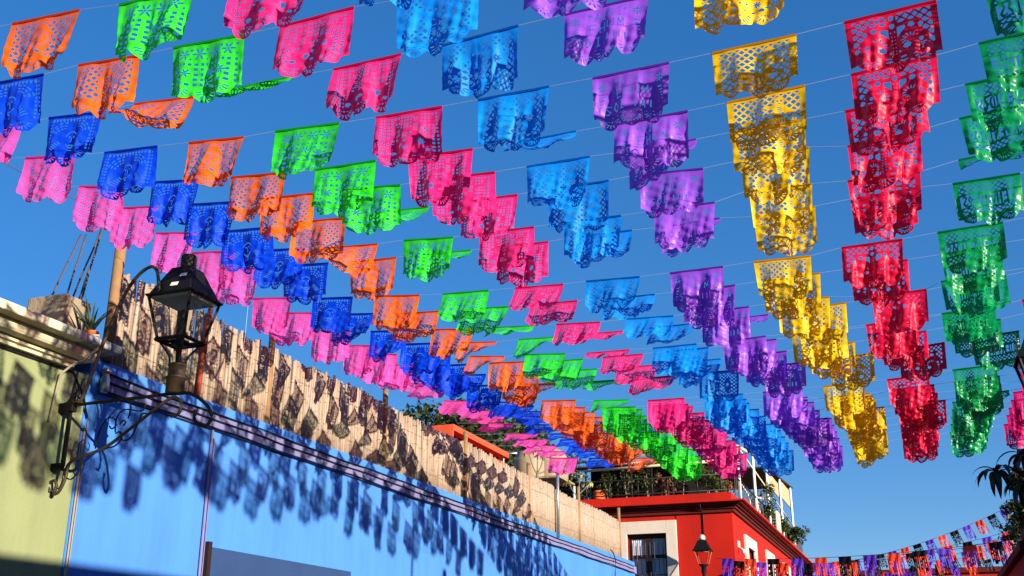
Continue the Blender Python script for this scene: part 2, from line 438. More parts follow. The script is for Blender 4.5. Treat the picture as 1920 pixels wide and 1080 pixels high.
part(MB().tube([(-6.385, -6, 2.36), (-6.385, 4, 2.352), (-6.385, 6.86, 2.36), (-6.38, 7.0, 2.2), (-6.38, 7.08, 2.02)], 0.008, 6), 'cable', M['black_cable'], gb)
part(MB().tube([(-6.30, 6.62, 2.62), (-6.04, 6.72, 2.60), (-6.06, 6.74, 2.50), (-6.18, 6.73, 2.41), (-6.29, 6.72, 2.37), (-6.37, 6.70, 2.30), (-6.38, 6.66, 1.9)], 0.011, 7), 'service_cable', M['grey_cable'], gb)
part(MB().tube([(-6.385, 6.9, 2.3), (-6.36, 6.93, 2.2), (-6.33, 6.88, 2.12), (-6.31, 6.82, 2.06)], 0.006, 5)
     .tube([(-6.385, 6.99, 2.34), (-6.35, 6.92, 2.24), (-6.33, 6.80, 2.10)], 0.005, 5), 'thin_wires', M['black_cable'], gb)

cb = thing('concrete_stub', 'rough concrete column stub with bare rebar on green roof', 'column', base=(-6.55, 6.8, 2.59))
part(MB().box(-6.76, -6.36, 6.62, 6.94, 2.592, 2.98), 'block', M['concrete'], cb, 0.02)
for (a, b) in (((-6.62, 6.72, 2.97), (-6.6, 6.95, 3.66)), ((-6.6, 6.86, 2.97), (-6.6, 7.01, 3.68)), ((-6.58, 6.90, 2.97), (-6.6, 7.19, 3.82)), ((-6.46, 6.90, 2.97), (-6.5, 7.08, 3.75)), ((-6.45, 6.86, 2.97), (-6.5, 7.06, 3.6))):
    a = Vector(a); b = Vector(b)
    pts = [a.lerp(b, q / 6) + Vector((0.002 * math.sin(q * 2), 0.002 * math.sin(q * 1.7), 0)) for q in range(7)]
    part(MB().tube(pts, 0.0085, 5), 'rebar', M['rebar'], cb)
dw = MB().box(-11, -6.78, 6.80, 6.98, 2.59, 2.96).build('roof_wall', M['dark_conc'], bevel=0.015)
tag(dw, 'low soot-dark wall on the green roof beside the stub', 'wall')

# agave in a pot on the slab end
ag = thing('agave_pot', 'spiky agave in an orange clay pot beside the concrete stub', 'plant', base=(-6.2, 6.79, 2.59))
part(MB().lathe([(0.045, 2.590), (0.062, 2.65), (0.066, 2.652), (0.066, 2.668), (0.055, 2.67), (0.05, 2.655)], 14, -6.2, 6.79), 'pot', M['terracotta'], ag)
for k in range(11):
    a = 2 * math.pi * k / 11 + 0.3
    el = 0.9 + 0.5 * rnd.random(); ln = 0.24 + 0.14 * rnd.random()
    pts = []; rs = []
    for q in range(5):
        s_ = q / 4
        rr = ln * s_ * math.cos(el) * (1 + 0.3 * s_)
        pts.append((-6.2 + rr * math.cos(a), 6.79 + rr * math.sin(a), 2.66 + ln * s_ * math.sin(el) * (1 - 0.12 * s_ * s_)))
        rs.append(0.013 * (1 - s_) ** 0.7 + 0.001)
    part(MB().tube(pts, rs, 5), 'leaf', M['agave'], ag)

# ------------------------------------------------------------------ bamboo fence
bf = thing('bamboo_fence', 'tan bamboo cane screen standing on the blue wall', 'fence', base=(-6.46, 7.2, 2.55))
cane_meshes = []
for k in range(9):
    r_ = 0.0205 + 0.004 * rnd.random(); h = 0.85 + 0.05 * rnd.random()
    b1, b2 = rnd.uniform(-.006, .006), rnd.uniform(-.006, .006)
    cane_meshes.append(MB().tube([(0, 0, 0), (b1, b2, h * 0.4), (b2, -b1, h * 0.75), (-b1 * .5, b2, h)], [r_, r_ * .98, r_ * .95, r_ * .93], 6).mesh('cane', M['bamboo']))
far_mb = MB()
y = 7.27; ncane = 0
while y < 24.86:
    x = -6.46 + rnd.uniform(-.008, .008); lean = rnd.uniform(-.02, .02)
    hz = 1 + 0.02 * math.sin(y * 1.7) + rnd.uniform(-.025, .03) - (0.02 if y > 20 else 0)
    if ncane < 300:
        c = bpy.data.objects.new('cane', rnd.choice(cane_meshes)); link(c, bf)
        c.location = (x + 6.46, y - 7.2, -0.015)
        c.rotation_euler = (lean, rnd.uniform(-.01, .01), rnd.uniform(0, 6))
        c.scale = (1, 1, hz)
    else:
        r_ = 0.0195 + 0.004 * rnd.random(); h = 0.87 * hz
        far_mb.tube([(x, y, 2.535), (x + rnd.uniform(-.004, .004), y + h * .5 * -lean, 2.535 + h * .5), (x, y - h * lean, 2.535 + h)], r_, 5)
    ncane += 1
    y += 0.0365 + rnd.uniform(-.003, .004)
fc = part(far_mb, 'far_canes', M['bamboo'], bf); fc['kind'] = 'stuff'
for z in (2.72, 3.18):
    part(MB().tube([(-6.436, 7.25 + k * 0.4, z + 0.012 * math.sin(k * 1.3)) for k in range(45)], 0.0018, 4), 'tie_wire', M['rebar'], bf)

pole_spots = [(7.24, 3.63, 0.052, 'thick tan wooden pole rising at the near end of the bamboo screen'),
              (9.83, 3.59, 0.037, 'tan wooden pole in the bamboo screen just right of the lantern'),
              (12.64, 3.60, 0.038, 'tan wooden pole in the bamboo screen under the dark blue flags'),
              (15.44, 3.60, 0.038, 'tan wooden pole in the bamboo screen before the red roof beam'),
              (18.43, 3.63, 0.038, 'tan wooden pole in the bamboo screen before the water tanks'),
              (21.55, 3.67, 0.04, 'tan wooden pole in the bamboo screen near the terrace railing'),
              (24.80, 3.68, 0.042, 'tan wooden pole at the far end of the bamboo screen')]
for k, (y, zt, r_, lb) in enumerate(pole_spots):
    q = MB().tube([(-6.41 - (0.035 if k else 0), y, 2.552), (-6.412 - (0.035 if k else 0), y + 0.01, 3.0), (-6.41 - (0.035 if k else 0), y + 0.005, zt)], [r_, r_ * .97, r_ * .95], 12)
    o = q.build('wooden_pole', M['pole_wood']); tag(o, lb, 'pole', 'wooden poles along the bamboo screen')
    bpy.data.objects[o.name]  # one mesh each
o = MB().tube([(-6.385, 8.53, 2.552), (-6.38, 8.55, 3.0), (-6.375, 8.59, 3.52)], 0.026, 10).tube([(-6.38, 8.549, 2.98), (-6.38, 8.552, 3.06)], 0.033, 10).build('rust_pipe', M['rust_pipe'])
tag(o, 'rust red pipe with a coupling beside the near lantern', 'pipe')
o = MB().tube([(-6.375, 19.93, 2.45), (-6.37, 19.93, 3.90)], 0.03, 10).build('steel_pole', M['steel'])
tag(o, 'shiny galvanised steel pole on the far bamboo screen', 'pole')

# ------------------------------------------------------------------ wall lanterns (built once, turned round for the right wall)
def spiral(cx, cz, r0, r1, a0, a1, n=14, y=0.0):
    return [(cx + (r0 + (r1 - r0) * k / n) * math.cos(a0 + (a1 - a0) * k / n), y, cz + (r0 + (r1 - r0) * k / n) * math.sin(a0 + (a1 - a0) * k / n)) for k in range(n + 1)]

def smooth_line(pts, n=6):
    """Catmull-Rom through (x, z) or (x, y, z) points"""
    P = [Vector((p[0], 0, p[1]) if len(p) == 2 else p) for p in pts]
    P = [P[0] * 2 - P[1]] + P + [P[-1] * 2 - P[-2]]
    out = []
    for i in range(1, len(P) - 2):
        for k in range(n):
            t = k / n
            out.append(0.5 * ((2 * P[i]) + (-P[i - 1] + P[i + 1]) * t + (2 * P[i - 1] - 5 * P[i] + 4 * P[i + 1] - P[i + 2]) * t * t + (-P[i - 1] + 3 * P[i] - 3 * P[i + 1] + P[i + 2]) * t ** 3))
    out.append(P[-2])
    return out

def make_lantern():
    r = empty('wall_lantern', (-5.3, 6.79, EYE))
    P = lambda mb, n, m, par=None, bv=0: mb.build(n, m, par or r, bv)
    roof = MB().frustum(2.83, 0.212, 2.85, 0.222).frustum(2.851, 0.20, 3.085, 0.095).frustum(3.086, 0.10, 3.10, 0.085)
    rf = P(roof, 'roof', M['iron'], None, 0.006)
    P(MB().box(0.156, 0.1605, -0.12, -0.04, 2.955, 2.985), 'sticker', M['sticker'], rf).rotation_euler = (0, 0, 0)
    for (x, z, w, h) in ((0.05, 2.90, .07, .035), (0.10, 2.99, .06, .03)):
        t = (z - 2.856) / (3.085 - 2.856); hw = 0.205 + (0.095 - 0.205) * t + 0.003
        t2 = (z + h - 2.856) / (3.085 - 2.856); hw2 = 0.205 + (0.095 - 0.205) * t2 + 0.003
        P(MB().add([(x - .06, -hw, z), (x - .06 + w, -hw, z), (x - .06 + w, -hw2, z + h), (x - .06, -hw2, z + h)], [(0, 1, 2, 3)]), 'sticker', M['sticker'], rf)
    bpy.data.objects.remove([c for c in rf.children if c.name.startswith('sticker')][0])
    P(MB().lathe([(0.05, 3.10), (0.058, 3.11), (0.062, 3.125), (0.062, 3.205), (0.056, 3.222), (0.03, 3.226)], 18), 'photocell', M['iron'])
    for a, b in ((-1, -1), (1, -1), (1, 1), (-1, 1)):
        P(MB().tube([(a * .125, b * .125, 2.50), (a * .195, b * .195, 2.832)], 0.016, 4), 'glazing_bar', M['iron'])
    for (ax, s_) in ((0, 1), (0, -1), (1, 1), (1, -1)):
        q = [(-.12, 2.505), (.12, 2.505), (.19, 2.83), (-.19, 2.83)]
        vs = []
        for w, z in q:
            d = .125 + (z - 2.505) / .325 * .07
            vs.append((w, s_ * d, z) if ax == 0 else (s_ * d, w, z))
        P(MB().add(vs, [(0, 1, 2, 3)]), 'glass_pane', M['pane'])
    lb = MB().frustum(2.455, .05, 2.50, .05)
    for a, b in ((-1, -1), (1, -1), (1, 1), (-1, 1)):
        c, d = -b, a
        lb.tube([(a * .135, b * .135, 2.488), (c * .135, d * .135, 2.488)], .017, 4).tube([(a * .135, b * .135, 2.485), (a * .03, b * .03, 2.48)], .012, 4)
    P(lb, 'lantern_base', M['iron'])
    P(MB().frustum(2.815, .17, 2.829, .19), 'reflector', M['grey_slab'])
    P(MB().lathe([(0.022, 2.28), (0.022, 2.50), (0.03, 2.51), (0.03, 2.58), (0.02, 2.60), (0.036, 2.66), (0.036, 2.72), (0.01, 2.76)], 12), 'lamp_holder', M['iron'])
    for a in range(4):
        q = math.pi / 4 + a * math.pi / 2
        P(MB().tube(smooth_line([(math.cos(q) * .06, math.sin(q) * .06, 2.30), (math.cos(q) * .075, math.sin(q) * .075, 2.37), (math.cos(q) * .15, math.sin(q) * .15, 2.465)], 4), 0.009, 5), 'neck_strut', M['iron'])
    P(MB().lathe([(0.072, 2.07), (0.072, 2.185), (0.084, 2.187), (0.084, 2.197), (0.066, 2.2), (0.066, 2.285), (0.072, 2.287), (0.072, 2.30), (0.05, 2.31)], 18), 'collar', M['rust_iron'])
    arm = smooth_line([(-1.08, 2.04), (-0.91, 2.055), (-0.39, 2.062), (0.01, 2.068), (0.17, 2.045), (0.31, 1.95), (0.365, 1.86), (0.33, 1.79), (0.255, 1.80), (0.21, 1.85), (0.215, 1.92)], 6)  # bracket points converted from image pixels onto the lantern's plane
    P(MB().tube(arm, 0.014, 8), 'arm', M['iron'])
    br = smooth_line([(-1.09, 1.36), (-1.115, 1.42), (-1.06, 1.45), (-1.03, 1.40), (-1.05, 1.345), (-1.0, 1.36), (-0.955, 1.46), (-0.93, 1.585), (-0.80, 1.63), (-0.59, 1.69), (-0.35, 1.84), (-0.06, 2.02), (0.03, 2.03), (0.075, 1.97), (0.055, 1.90), (-0.01, 1.885)], 5)
    P(MB().tube(br, 0.013, 8), 'brace', M['rust_iron'])
    P(MB().box(-1.012, -0.985, -0.013, 0.013, 1.56, 2.12), 'back_bar', M['iron'])
    P(MB().box(-1.098, -0.96, -0.03, 0.03, 2.0, 2.075).box(-1.098, -1.0, -0.025, 0.025, 1.53, 1.585), 'wall_bracket', M['iron'], None, 0.004)
    sc_ = [[(-0.95, 1.58), (-0.975, 1.50), (-0.90, 1.45), (-0.83, 1.52), (-0.82, 1.61)],
           [(-0.70, 1.68), (-0.68, 1.82), (-0.62, 1.915), (-0.555, 1.915), (-0.525, 1.86), (-0.56, 1.83), (-0.59, 1.855)],
           [(-0.525, 1.80), (-0.53, 1.90), (-0.49, 1.965), (-0.42, 1.975), (-0.33, 1.955), (-0.28, 1.96), (-0.265, 2.0), (-0.30, 2.015)],
           [(-0.72, 1.655), (-0.60, 1.675), (-0.51, 1.69), (-0.455, 1.745), (-0.475, 1.80), (-0.52, 1.79)],
           [(-0.48, 1.80), (-0.44, 1.73), (-0.37, 1.745), (-0.32, 1.84), (-0.29, 1.92), (-0.25, 1.93), (-0.235, 1.90)],
           [(-0.41, 2.05), (-0.405, 1.96), (-0.415, 1.90)], [(-0.49, 1.86), (-0.46, 1.89), (-0.435, 1.87), (-0.455, 1.845)]]
    for s_ in sc_:
        P(MB().tube(smooth_line(s_, 5), 0.0062, 6), 'scroll', M['iron'])
    P(MB().tube(smooth_line([(-0.12, -0.17, 2.83), (-0.11, -.2, 2.93), (-0.17, -.17, 3.06), (-0.28, -.12, 3.12), (-0.43, -.08, 3.07), (-0.57, -.05, 2.92), (-0.71, -.03, 2.61), (-0.80, -.02, 2.35), (-0.88, -.02, 2.10), (-0.96, -.02, 2.07)], 6), 0.0145, 8), 'hose', M['rust_iron'])
    P(MB().tube(smooth_line([(-0.96, .01, 2.16), (-1.0, .03, 2.12), (-0.97, .04, 2.07), (-0.93, 0.02, 2.10), (-0.95, -.02, 2.14)], 5), 0.008, 6), 'cable_tie', M['iron'])
    return r
lan = make_lantern()
tag(lan, 'large black street lantern on a scrolled iron bracket, left wall', 'lantern', 'wall lanterns')

def copy_tree(o, parent=None):
    c = o.copy(); C.objects.link(c); c.parent = parent
    for ch in o.children: copy_tree(ch, c)
    return c
l2 = copy_tree(lan)
l2.location = (1.32, 11.1, EYE); l2.rotation_euler = (0, 0, math.pi)
tag(l2, 'black street lantern cut off by the right edge of the photo', 'lantern', 'wall lanterns')

# ------------------------------------------------------------------ right hand building
rb = thing('right_building', 'dark red building in shade at the right edge', 'building', base=(2.2, 10, GZ))
part(MB().box(2.2, 9, -6, 25.5, GZ, 2.64), 'wall', M['right_red'], rb)
part(MB().box(2.1, 9, -6, 25.5, 2.64, 2.84), 'coping', M['trim_shade_red'], rb, 0.02)
part(MB().box(2.202, 9, 25.5, 34, GZ, 2.48), 'far_wall', M['right_red'], rb)
part(MB().box(2.05, 9, 25.5, 34.1, 2.48, 2.66), 'far_coping', M['trim_shade_red'], rb, 0.02)

# ================================================================== PAPEL PICADO: cut patterns as real holes
FW, FH = 0.45, 0.365                      # size the pattern is drawn at
BAR = 0.0
SC = 1.113                                # flags and rows scaled about the camera; a flag is 0.50 x 0.41 m

def union(*a):
    r = a[0]
    for b in a[1:]: r = np.maximum(r, b)
    return r
def inter(*a):
    r = a[0]
    for b in a[1:]: r = np.minimum(r, b)
    return r
def circ(a, b, cx, cy, r): return r - np.hypot(a - cx, b - cy)
def ell(a, b, cx, cy, rx, ry): return (1 - np.sqrt(((a - cx) / rx) ** 2 + ((b - cy) / ry) ** 2)) * min(rx, ry)
def rect(a, b, x0, x1, y0, y1): return np.minimum(np.minimum(a - x0, x1 - a), np.minimum(b - y0, y1 - b))
def seg(a, b, p, q, w):
    px, py = p; dx, dy = q[0] - px, q[1] - py
    l2 = dx * dx + dy * dy + 1e-12
    t = np.clip(((a - px) * dx + (b - py) * dy) / l2, 0, 1)
    return w - np.hypot(a - px - t * dx, b - py - t * dy)
def arc(a, b, cx, cy, r, w, a0, a1):
    an = np.arctan2(b - cy, a - cx)
    mid = (a0 + a1) / 2; hw = (a1 - a0) / 2
    d = np.abs((an - mid + np.pi) % (2 * np.pi) - np.pi)
    return np.minimum(w - np.abs(np.hypot(a - cx, b - cy) - r), (hw - d) * r)
def lattice(a, b, p, th):
    th += BAR
    u = (a + b) / p; v = (a - b) / p
    fu = 0.5 - np.abs(u - np.floor(u) - 0.5); fv = 0.5 - np.abs(v - np.floor(v) - 0.5)
    return (np.minimum(fu, fv) - th) * p * 0.7
def grid(a, b, p, th, oy=0.0):
    th += BAR
    u = a / p + 0.5; v = (b - oy) / p
    fu = 0.5 - np.abs(u - np.floor(u) - 0.5); fv = 0.5 - np.abs(v - np.floor(v) - 0.5)
    return (np.minimum(fu, fv) - th) * p
def fan(a, b, cx, cy, r0, r1, n, w, lo=0.15, hi=2.99):
    h = np.full_like(a, -1.0)
    for k in range(n):
        q = lo + (hi - lo) * k / (n - 1)
        h = np.maximum(h, seg(a, b, (cx + r0 * math.cos(q), cy + r0 * math.sin(q)), (cx + r1 * math.cos(q), cy + r1 * math.sin(q)), w))
    return h
def flower(a, b, cx, cy, r, n=8, w=0.0035):
    h = circ(a, b, cx, cy, r * 0.18)
    for k in range(n):
        q = 2 * math.pi * k / n
        h = np.maximum(h, seg(a, b, (cx + r * .42 * math.cos(q), cy + r * .42 * math.sin(q)), (cx + r * math.cos(q), cy + r * math.sin(q)), w))
    return h
FONT = {'B': [(0, 0, 0, 1), (0, 0, .7, .1), (.7, .1, .7, .4), (.7, .4, 0, .5), (0, .5, .8, .6), (.8, .6, .8, .9), (.8, .9, 0, 1)],
        'I': [(.5, 0, .5, 1), (.2, 0, .8, 0), (.2, 1, .8, 1)], 'E': [(0, 0, 0, 1), (0, 0, .8, 0), (0, .5, .6, .5), (0, 1, .8, 1)],
        'N': [(0, 0, 0, 1), (0, 0, .8, 1), (.8, 0, .8, 1)], 'V': [(0, 0, .45, 1), (.45, 1, .9, 0)],
        'D': [(0, 0, 0, 1), (0, 0, .6, .1), (.6, .1, .8, .5), (.8, .5, .6, .9), (.6, .9, 0, 1)],
        'O': [(.4, 0, 0, .5), (0, .5, .4, 1), (.4, 1, .8, .5), (.8, .5, .4, 0)],
        'S': [(.75, .1, .3, 0), (.3, 0, .05, .25), (.05, .25, .7, .7), (.7, .7, .4, 1), (.4, 1, 0, .9)],
        'A': [(0, 1, .4, 0), (.4, 0, .8, 1), (.15, .65, .65, .65)], 'C': [(.75, .1, .3, 0), (.3, 0, 0, .5), (0, .5, .3, 1), (.3, 1, .75, .9)],
        'H': [(0, 0, 0, 1), (.8, 0, .8, 1), (0, .5, .8, .5)], 'U': [(0, 0, 0, .8), (0, .8, .4, 1), (.4, 1, .8, .8), (.8, .8, .8, 0)],
        'M': [(0, 1, .1, 0), (.1, 0, .45, .7), (.45, .7, .8, 0), (.8, 0, .9, 1)]}
def text(a, b, s, x, y, cw, ch, w, flip=False):
    h = np.full_like(a, -1.0)
    aa = -a if flip else a
    for i, c in enumerate(s):
        for (p, q, r_, t) in FONT.get(c, []):
            h = np.maximum(h, seg(aa, b, (x + i * cw + p * cw * .8, y + q * ch), (x + i * cw + r_ * cw * .8, y + t * ch), w))
    return h

def outline(a, b, tabs=0.285, wl=0.064):
    sc_e = 0.0028 * np.abs(np.sin(b * math.pi / 0.017))
    body = inter(0.222 + sc_e - np.abs(a), tabs - b, b + 0.002)
    lobes = union(ell(a, b, -0.124, 0.283, wl, 0.064), ell(a, b, 0.124, 0.283, wl, 0.064), ell(a, b, 0, 0.292, 0.071, 0.071))
    return union(body, inter(lobes, b - 0.2))

def lobe_cuts(a, b):
    h = union(fan(a, b, -0.124, 0.29, 0.026, 0.044, 8, 0.003), fan(a, b, 0.124, 0.29, 0.026, 0.044, 8, 0.003), fan(a, b, 0, 0.295, 0.034, 0.053, 9, 0.0032))
    for cx, cy in ((-0.124, 0.295), (0.124, 0.295), (0, 0.302)):
        h = union(h, circ(a, b, cx, cy, 0.005), circ(a, b, cx - .014, cy - .003, 0.0038), circ(a, b, cx + .014, cy - .003, 0.0038))
    return h

def design(c, a, b):
    S = outline(a, b)
    H = lobe_cuts(a, b)
    inner = rect(a, b, -0.192, 0.192, 0.022, 0.272)
    if c == 'O':
        fig = union(ell(a, b, 0, 0.15, 0.062, 0.128), rect(a, b, -0.2, 0.2, 0.25, 0.3))
        H = union(H, inter(lattice(a, b, 0.042, 0.15), inner, -fig))
        for k in range(7): H = union(H, seg(a, b, (-0.012 - .003 * (k % 2), 0.10 + k * .02), (0.012, 0.104 + k * .02), 0.003))
        H = union(H, arc(a, b, 0, 0.085, 0.045, 0.003, math.pi * 1.05, math.pi * 1.95), fan(a, b, 0, 0.15, 0.042, 0.054, 9, 0.0026, -1.1, 1.1), fan(a, b, 0, 0.15, 0.042, 0.054, 9, 0.0026, 2.04, 4.24))
        H = union(H, ell(a, b, -.02, .235, .012, .007), ell(a, b, .02, .235, .012, .007))
    elif c == 'P':
        fig = union(ell(a, b, -0.075, 0.09, 0.03, 0.042), ell(a, b, 0.085, 0.105, 0.034, 0.046), rect(a, b, -0.105, -0.045, 0.12, 0.28), rect(a, b, 0.045, 0.115, 0.15, 0.28))
        H = union(H, inter(grid(a, b, 0.0245, 0.23), inner, -fig))
        for cx, cy in ((-0.075, 0.09), (0.085, 0.105)):
            H = union(H, circ(a, b, cx - .012, cy - .005, .007), circ(a, b, cx + .012, cy - .005, .007), seg(a, b, (cx, cy + .008), (cx, cy + .014), .003), seg(a, b, (cx - .012, cy + .025), (cx + .012, cy + .025), .003))
        for k in range(7):
            H = union(H, seg(a, b, (-0.092, 0.145 + .018 * k), (-0.06, 0.138 + .018 * k), .0036), seg(a, b, (0.06, 0.172 + .016 * k), (0.10, 0.166 + .016 * k), .0036))
    elif c == 'B':
        side = union(inter(np.abs(a) - 0.168, inner), )
        H = union(H, inter(grid(a, b, 0.024, 0.2), inner, np.abs(a) - 0.164))
        for k in range(-6, 7):
            x0 = k * 0.027
            H = union(H, inter(b - 0.022, 0.05 - b - np.abs(a - x0) * 2.2, 0.011 - np.abs(a - x0)))
        for s_ in (-1, 1):
            for j, r_ in enumerate((0.055, 0.075, 0.095)):
                for q in range(4):
                    a0 = (-2.9 + q * .42); H = union(H, arc(s_ * a, b, -0.065, 0.145, r_, 0.0045, a0, a0 + .28))
            for q in range(5): H = union(H, seg(s_ * a, b, (0.075 + .009 * q, 0.20 + .012 * q), (0.095 + .012 * q, 0.185 + .012 * q), .0035))
        H = union(H, circ(a, b, -.02, .148, .0075), circ(a, b, .02, .148, .0075), seg(a, b, (0, .15), (0, .185), .0036), seg(a, b, (-.018, .205), (.018, .205), .004), seg(a, b, (-.014, .222), (.014, .222), .004), seg(a, b, (-.02, .24), (.02, .24), .003))
        H = union(H, inter(arc(a, b, 0, .17, .05, .0035, .5, 2.6)), arc(a, b, 0, .16, .048, .0035, 3.4, 6.0))
    elif c == 'G':
        dots = union(ell(a, b, -.11, .19, .034, .05), ell(a, b, .02, .18, .03, .05), ell(a, b, .12, .2, .03, .042))
        H = union(H, inter(grid(a, b, 0.031, 0.22, .118), rect(a, b, -.192, .192, .118, .272), -inter(dots, .244 - b)))
        for cx in (-.14, -.05, .05, .14):
            H = union(H, flower(a, b, cx, .07, .034, 6, .0052), circ(a, b, cx + .045, .045, .009), circ(a, b, cx + .045, .1, .007))
        for cx, cy in ((-.11, .19), (.02, .18), (.12, .2)): H = union(H, flower(a, b, cx, cy, .026, 6, .0045))
    elif c in 'MK':
        figs = union(circ(a, b, -.075, .072, .027), circ(a, b, .05, .052, .027), seg(a, b, (-.075, .1), (-.06, .17), .022), seg(a, b, (.05, .08), (.055, .16), .026), ell(a, b, -.05, .225, .085, .05), ell(a, b, .07, .215, .08, .06),
                     seg(a, b, (-.07, .115), (-.145, .175), .011), seg(a, b, (.055, .10), (.15, .085), .011), seg(a, b, (.15, .085), (.165, .045), .008), seg(a, b, (-.06, .12), (.03, .13), .010))
        H = union(H, inter(grid(a, b, 0.0225, 0.22), inner, -figs))
        for cx, cy in ((-.075, .07), (.05, .05)):
            H = union(H, circ(a, b, cx - .010, cy, .0065), circ(a, b, cx + .010, cy, .0065), seg(a, b, (cx - .01, cy + .017), (cx + .01, cy + .017), .0028))
        for k in range(4): H = union(H, seg(a, b, (-.083, .112 + k * .012), (-.058, .112 + k * .012), .0026), seg(a, b, (.038, .092 + k * .013), (.066, .092 + k * .013), .0028))
        H = union(H, flower(a, b, .09, .21, .018), flower(a, b, -.05, .225, .018), ell(a, b, -.11, .25, .014, .009), ell(a, b, 0, .25, .016, .009), ell(a, b, .13, .255, .013, .008), ell(a, b, -.005, .20, .012, .009))
    elif c == 'L':
        fig = union(ell(a, b, -.03, .14, .045, .12), ell(a, b, .1, .17, .04, .09), seg(a, b, (-.15, .22), (-.1, .1), .02))
        H = union(H, inter(lattice(a, b, 0.038, 0.16), inner, -fig))
        H = union(H, ell(a, b, -.045, .10, .012, .009), ell(a, b, -.01, .105, .011, .008), seg(a, b, (-.04, .15), (-.02, .155), .003), seg(a, b, (-.045, .18), (-.01, .185), .003), flower(a, b, .1, .16, .022), flower(a, b, -.03, .225, .018), ell(a, b, .04, .2, .01, .014))
    elif c == 'V':
        H = union(H, flower(a, b, -.165, .075, .027), flower(a, b, .165, .075, .027), flower(a, b, -.085, .05, .014, 6, .002), flower(a, b, .105, .05, .014, 6, .002))
        H = union(H, text(a, b, 'AICI', -.06, .035, .04, .052, .0026), text(a, b, 'EHUM', -.085, .108, .05, .055, .0027), text(a, b, 'SOI', -.155, .19, .045, .055, .0028))
        for s_ in (-1, 1):
            for k in range(5): H = union(H, seg(s_ * a, b, (.15 + .008 * k, .13 + .024 * k), (.175 + .003 * k, .14 + .022 * k), .0035))
        for k in range(4): H = union(H, seg(a, b, (.02 + .03 * k, .2), (.02 + .03 * k, .245), .0036))
        for k in range(-4, 5): H = union(H, circ(a, b, k * .03, .272, .0038))
    elif c == 'Y':
        fig = union(circ(a, b, .075, .07, .03), seg(a, b, (.075, .1), (.06, .17), .024), ell(a, b, .02, .225, .13, .04), ell(a, b, -.11, .2, .035, .05), seg(a, b, (.06, .12), (.0, .1), .012), seg(a, b, (.09, .12), (.15, .15), .012))
        H = union(H, inter(lattice(a, b, 0.044, 0.14), inner, -fig))
        H = union(H, circ(a, b, .064, .068, .007), circ(a, b, .086, .068, .007), seg(a, b, (.065, .086), (.085, .086), .0028), fan(a, b, -.11, .2, .012, .026, 8, .003, 0, 5.5), flower(a, b, .09, .225, .02), circ(a, b, .0, .225, .006), circ(a, b, .03, .225, .006), circ(a, b, -.03, .225, .006))
        for k in range(4): H = union(H, seg(a, b, (.058, .112 + k * .013), (.082, .112 + k * .013), .0028))
    elif c == 'R':
        pots = union(circ(a, b, -.092, .195, .077), circ(a, b, .092, .195, .077), rect(a, b, -.125, -.06, .075, .14), rect(a, b, .06, .125, .075, .14), rect(a, b, -.14, .14, .075, .095), rect(a, b, -.024, .024, .0, .3))
        tri = inter(inner, -pots, 0.25 - b, rect(a, b, -.07, .07, .1, .27))
        H = union(H, inter(lattice(a, b, 0.046, 0.14), rect(a, b, -.192, .192, .022, .225), -pots, -rect(a, b, -.06, .06, .095, .3)), tri)
        for s_ in (-1, 1):
            aa = s_ * a
            H = union(H, circ(aa, b, .135, .2, .012), fan(aa, b, .075, .19, .02, .036, 7, .003, 2.2, 5.4), flower(aa, b, .09, .105, .014), flower(aa, b, .06, .225, .014))
            for k in range(4): H = union(H, seg(aa, b, (.13 + .004 * k, .225 + .011 * k), (.158 - .008 * k, .222 + .012 * k), .003))
        H = union(H, flower(a, b, 0, .04, .013), flower(a, b, 0, .085, .013), circ(a, b, -.012, .12, .004), circ(a, b, .012, .12, .004))
        for k in range(6): H = union(H, circ(a, b, -.009, .145 + .02 * k, .0036), circ(a, b, .009, .145 + .02 * k, .0036))
        H = union(H, fan(a, b, 0, .275, .032, .05, 7, .004))
    elif c == 'D':
        H = union(H, inter(lattice(a, b, 0.038, 0.15), rect(a, b, -.192, .192, .022, .10)), inter(lattice(a, b, 0.034, 0.15), rect(a, b, -.185, .185, .215, .262)))
        tx = text(a, b, 'BIENVENIDOS', -.184, .12, .0338, .076, .0052, True)
        H = union(H, inter(rect(a, b, -.19, .19, .115, .201), -tx))
    return inter(S, -H)

def marching(c, nx, ny):
    xs = np.linspace(-0.2265, 0.2265, nx + 1); ys = np.linspace(-0.004, 0.366, ny + 1)
    A, Bm = np.meshgrid(xs, ys, indexing='ij')
    F = design(c, A, Bm)
    F[np.abs(F) < 1e-6] = 1e-6
    inside = F > 0
    verts = []; idx = {}; faces = []
    def corner(i, j):
        k = (0, i, j)
        if k not in idx: idx[k] = len(verts); verts.append((xs[i], ys[j]))
        return idx[k]
    def edge(i, j, i2, j2):
        if (i2, j2) < (i, j): i, j, i2, j2 = i2, j2, i, j
        k = (1, i, j, i2, j2)
        if k not in idx:
            t = F[i, j] / (F[i, j] - F[i2, j2]); t = min(max(t, 0.06), 0.94)
            idx[k] = len(verts); verts.append((xs[i] + (xs[i2] - xs[i]) * t, ys[j] + (ys[j2] - ys[j]) * t))
        return idx[k]
    cnt = inside[:-1, :-1].astype(int) + inside[1:, :-1] + inside[1:, 1:] + inside[:-1, 1:]
    for i, j in zip(*np.nonzero(cnt)):
        cs = ((i, j), (i + 1, j), (i + 1, j + 1), (i, j + 1))
        if cnt[i, j] == 4:
            faces.append(tuple(corner(*q) for q in cs)); continue
        poly = []
        for k in range(4):
            p, q = cs[k], cs[(k + 1) % 4]
            if inside[p]: poly.append(corner(*p))
            if inside[p] != inside[q]: poly.append(edge(*p, *q))
        if len(poly) >= 3: faces.append(tuple(poly))
    return np.array(verts), faces

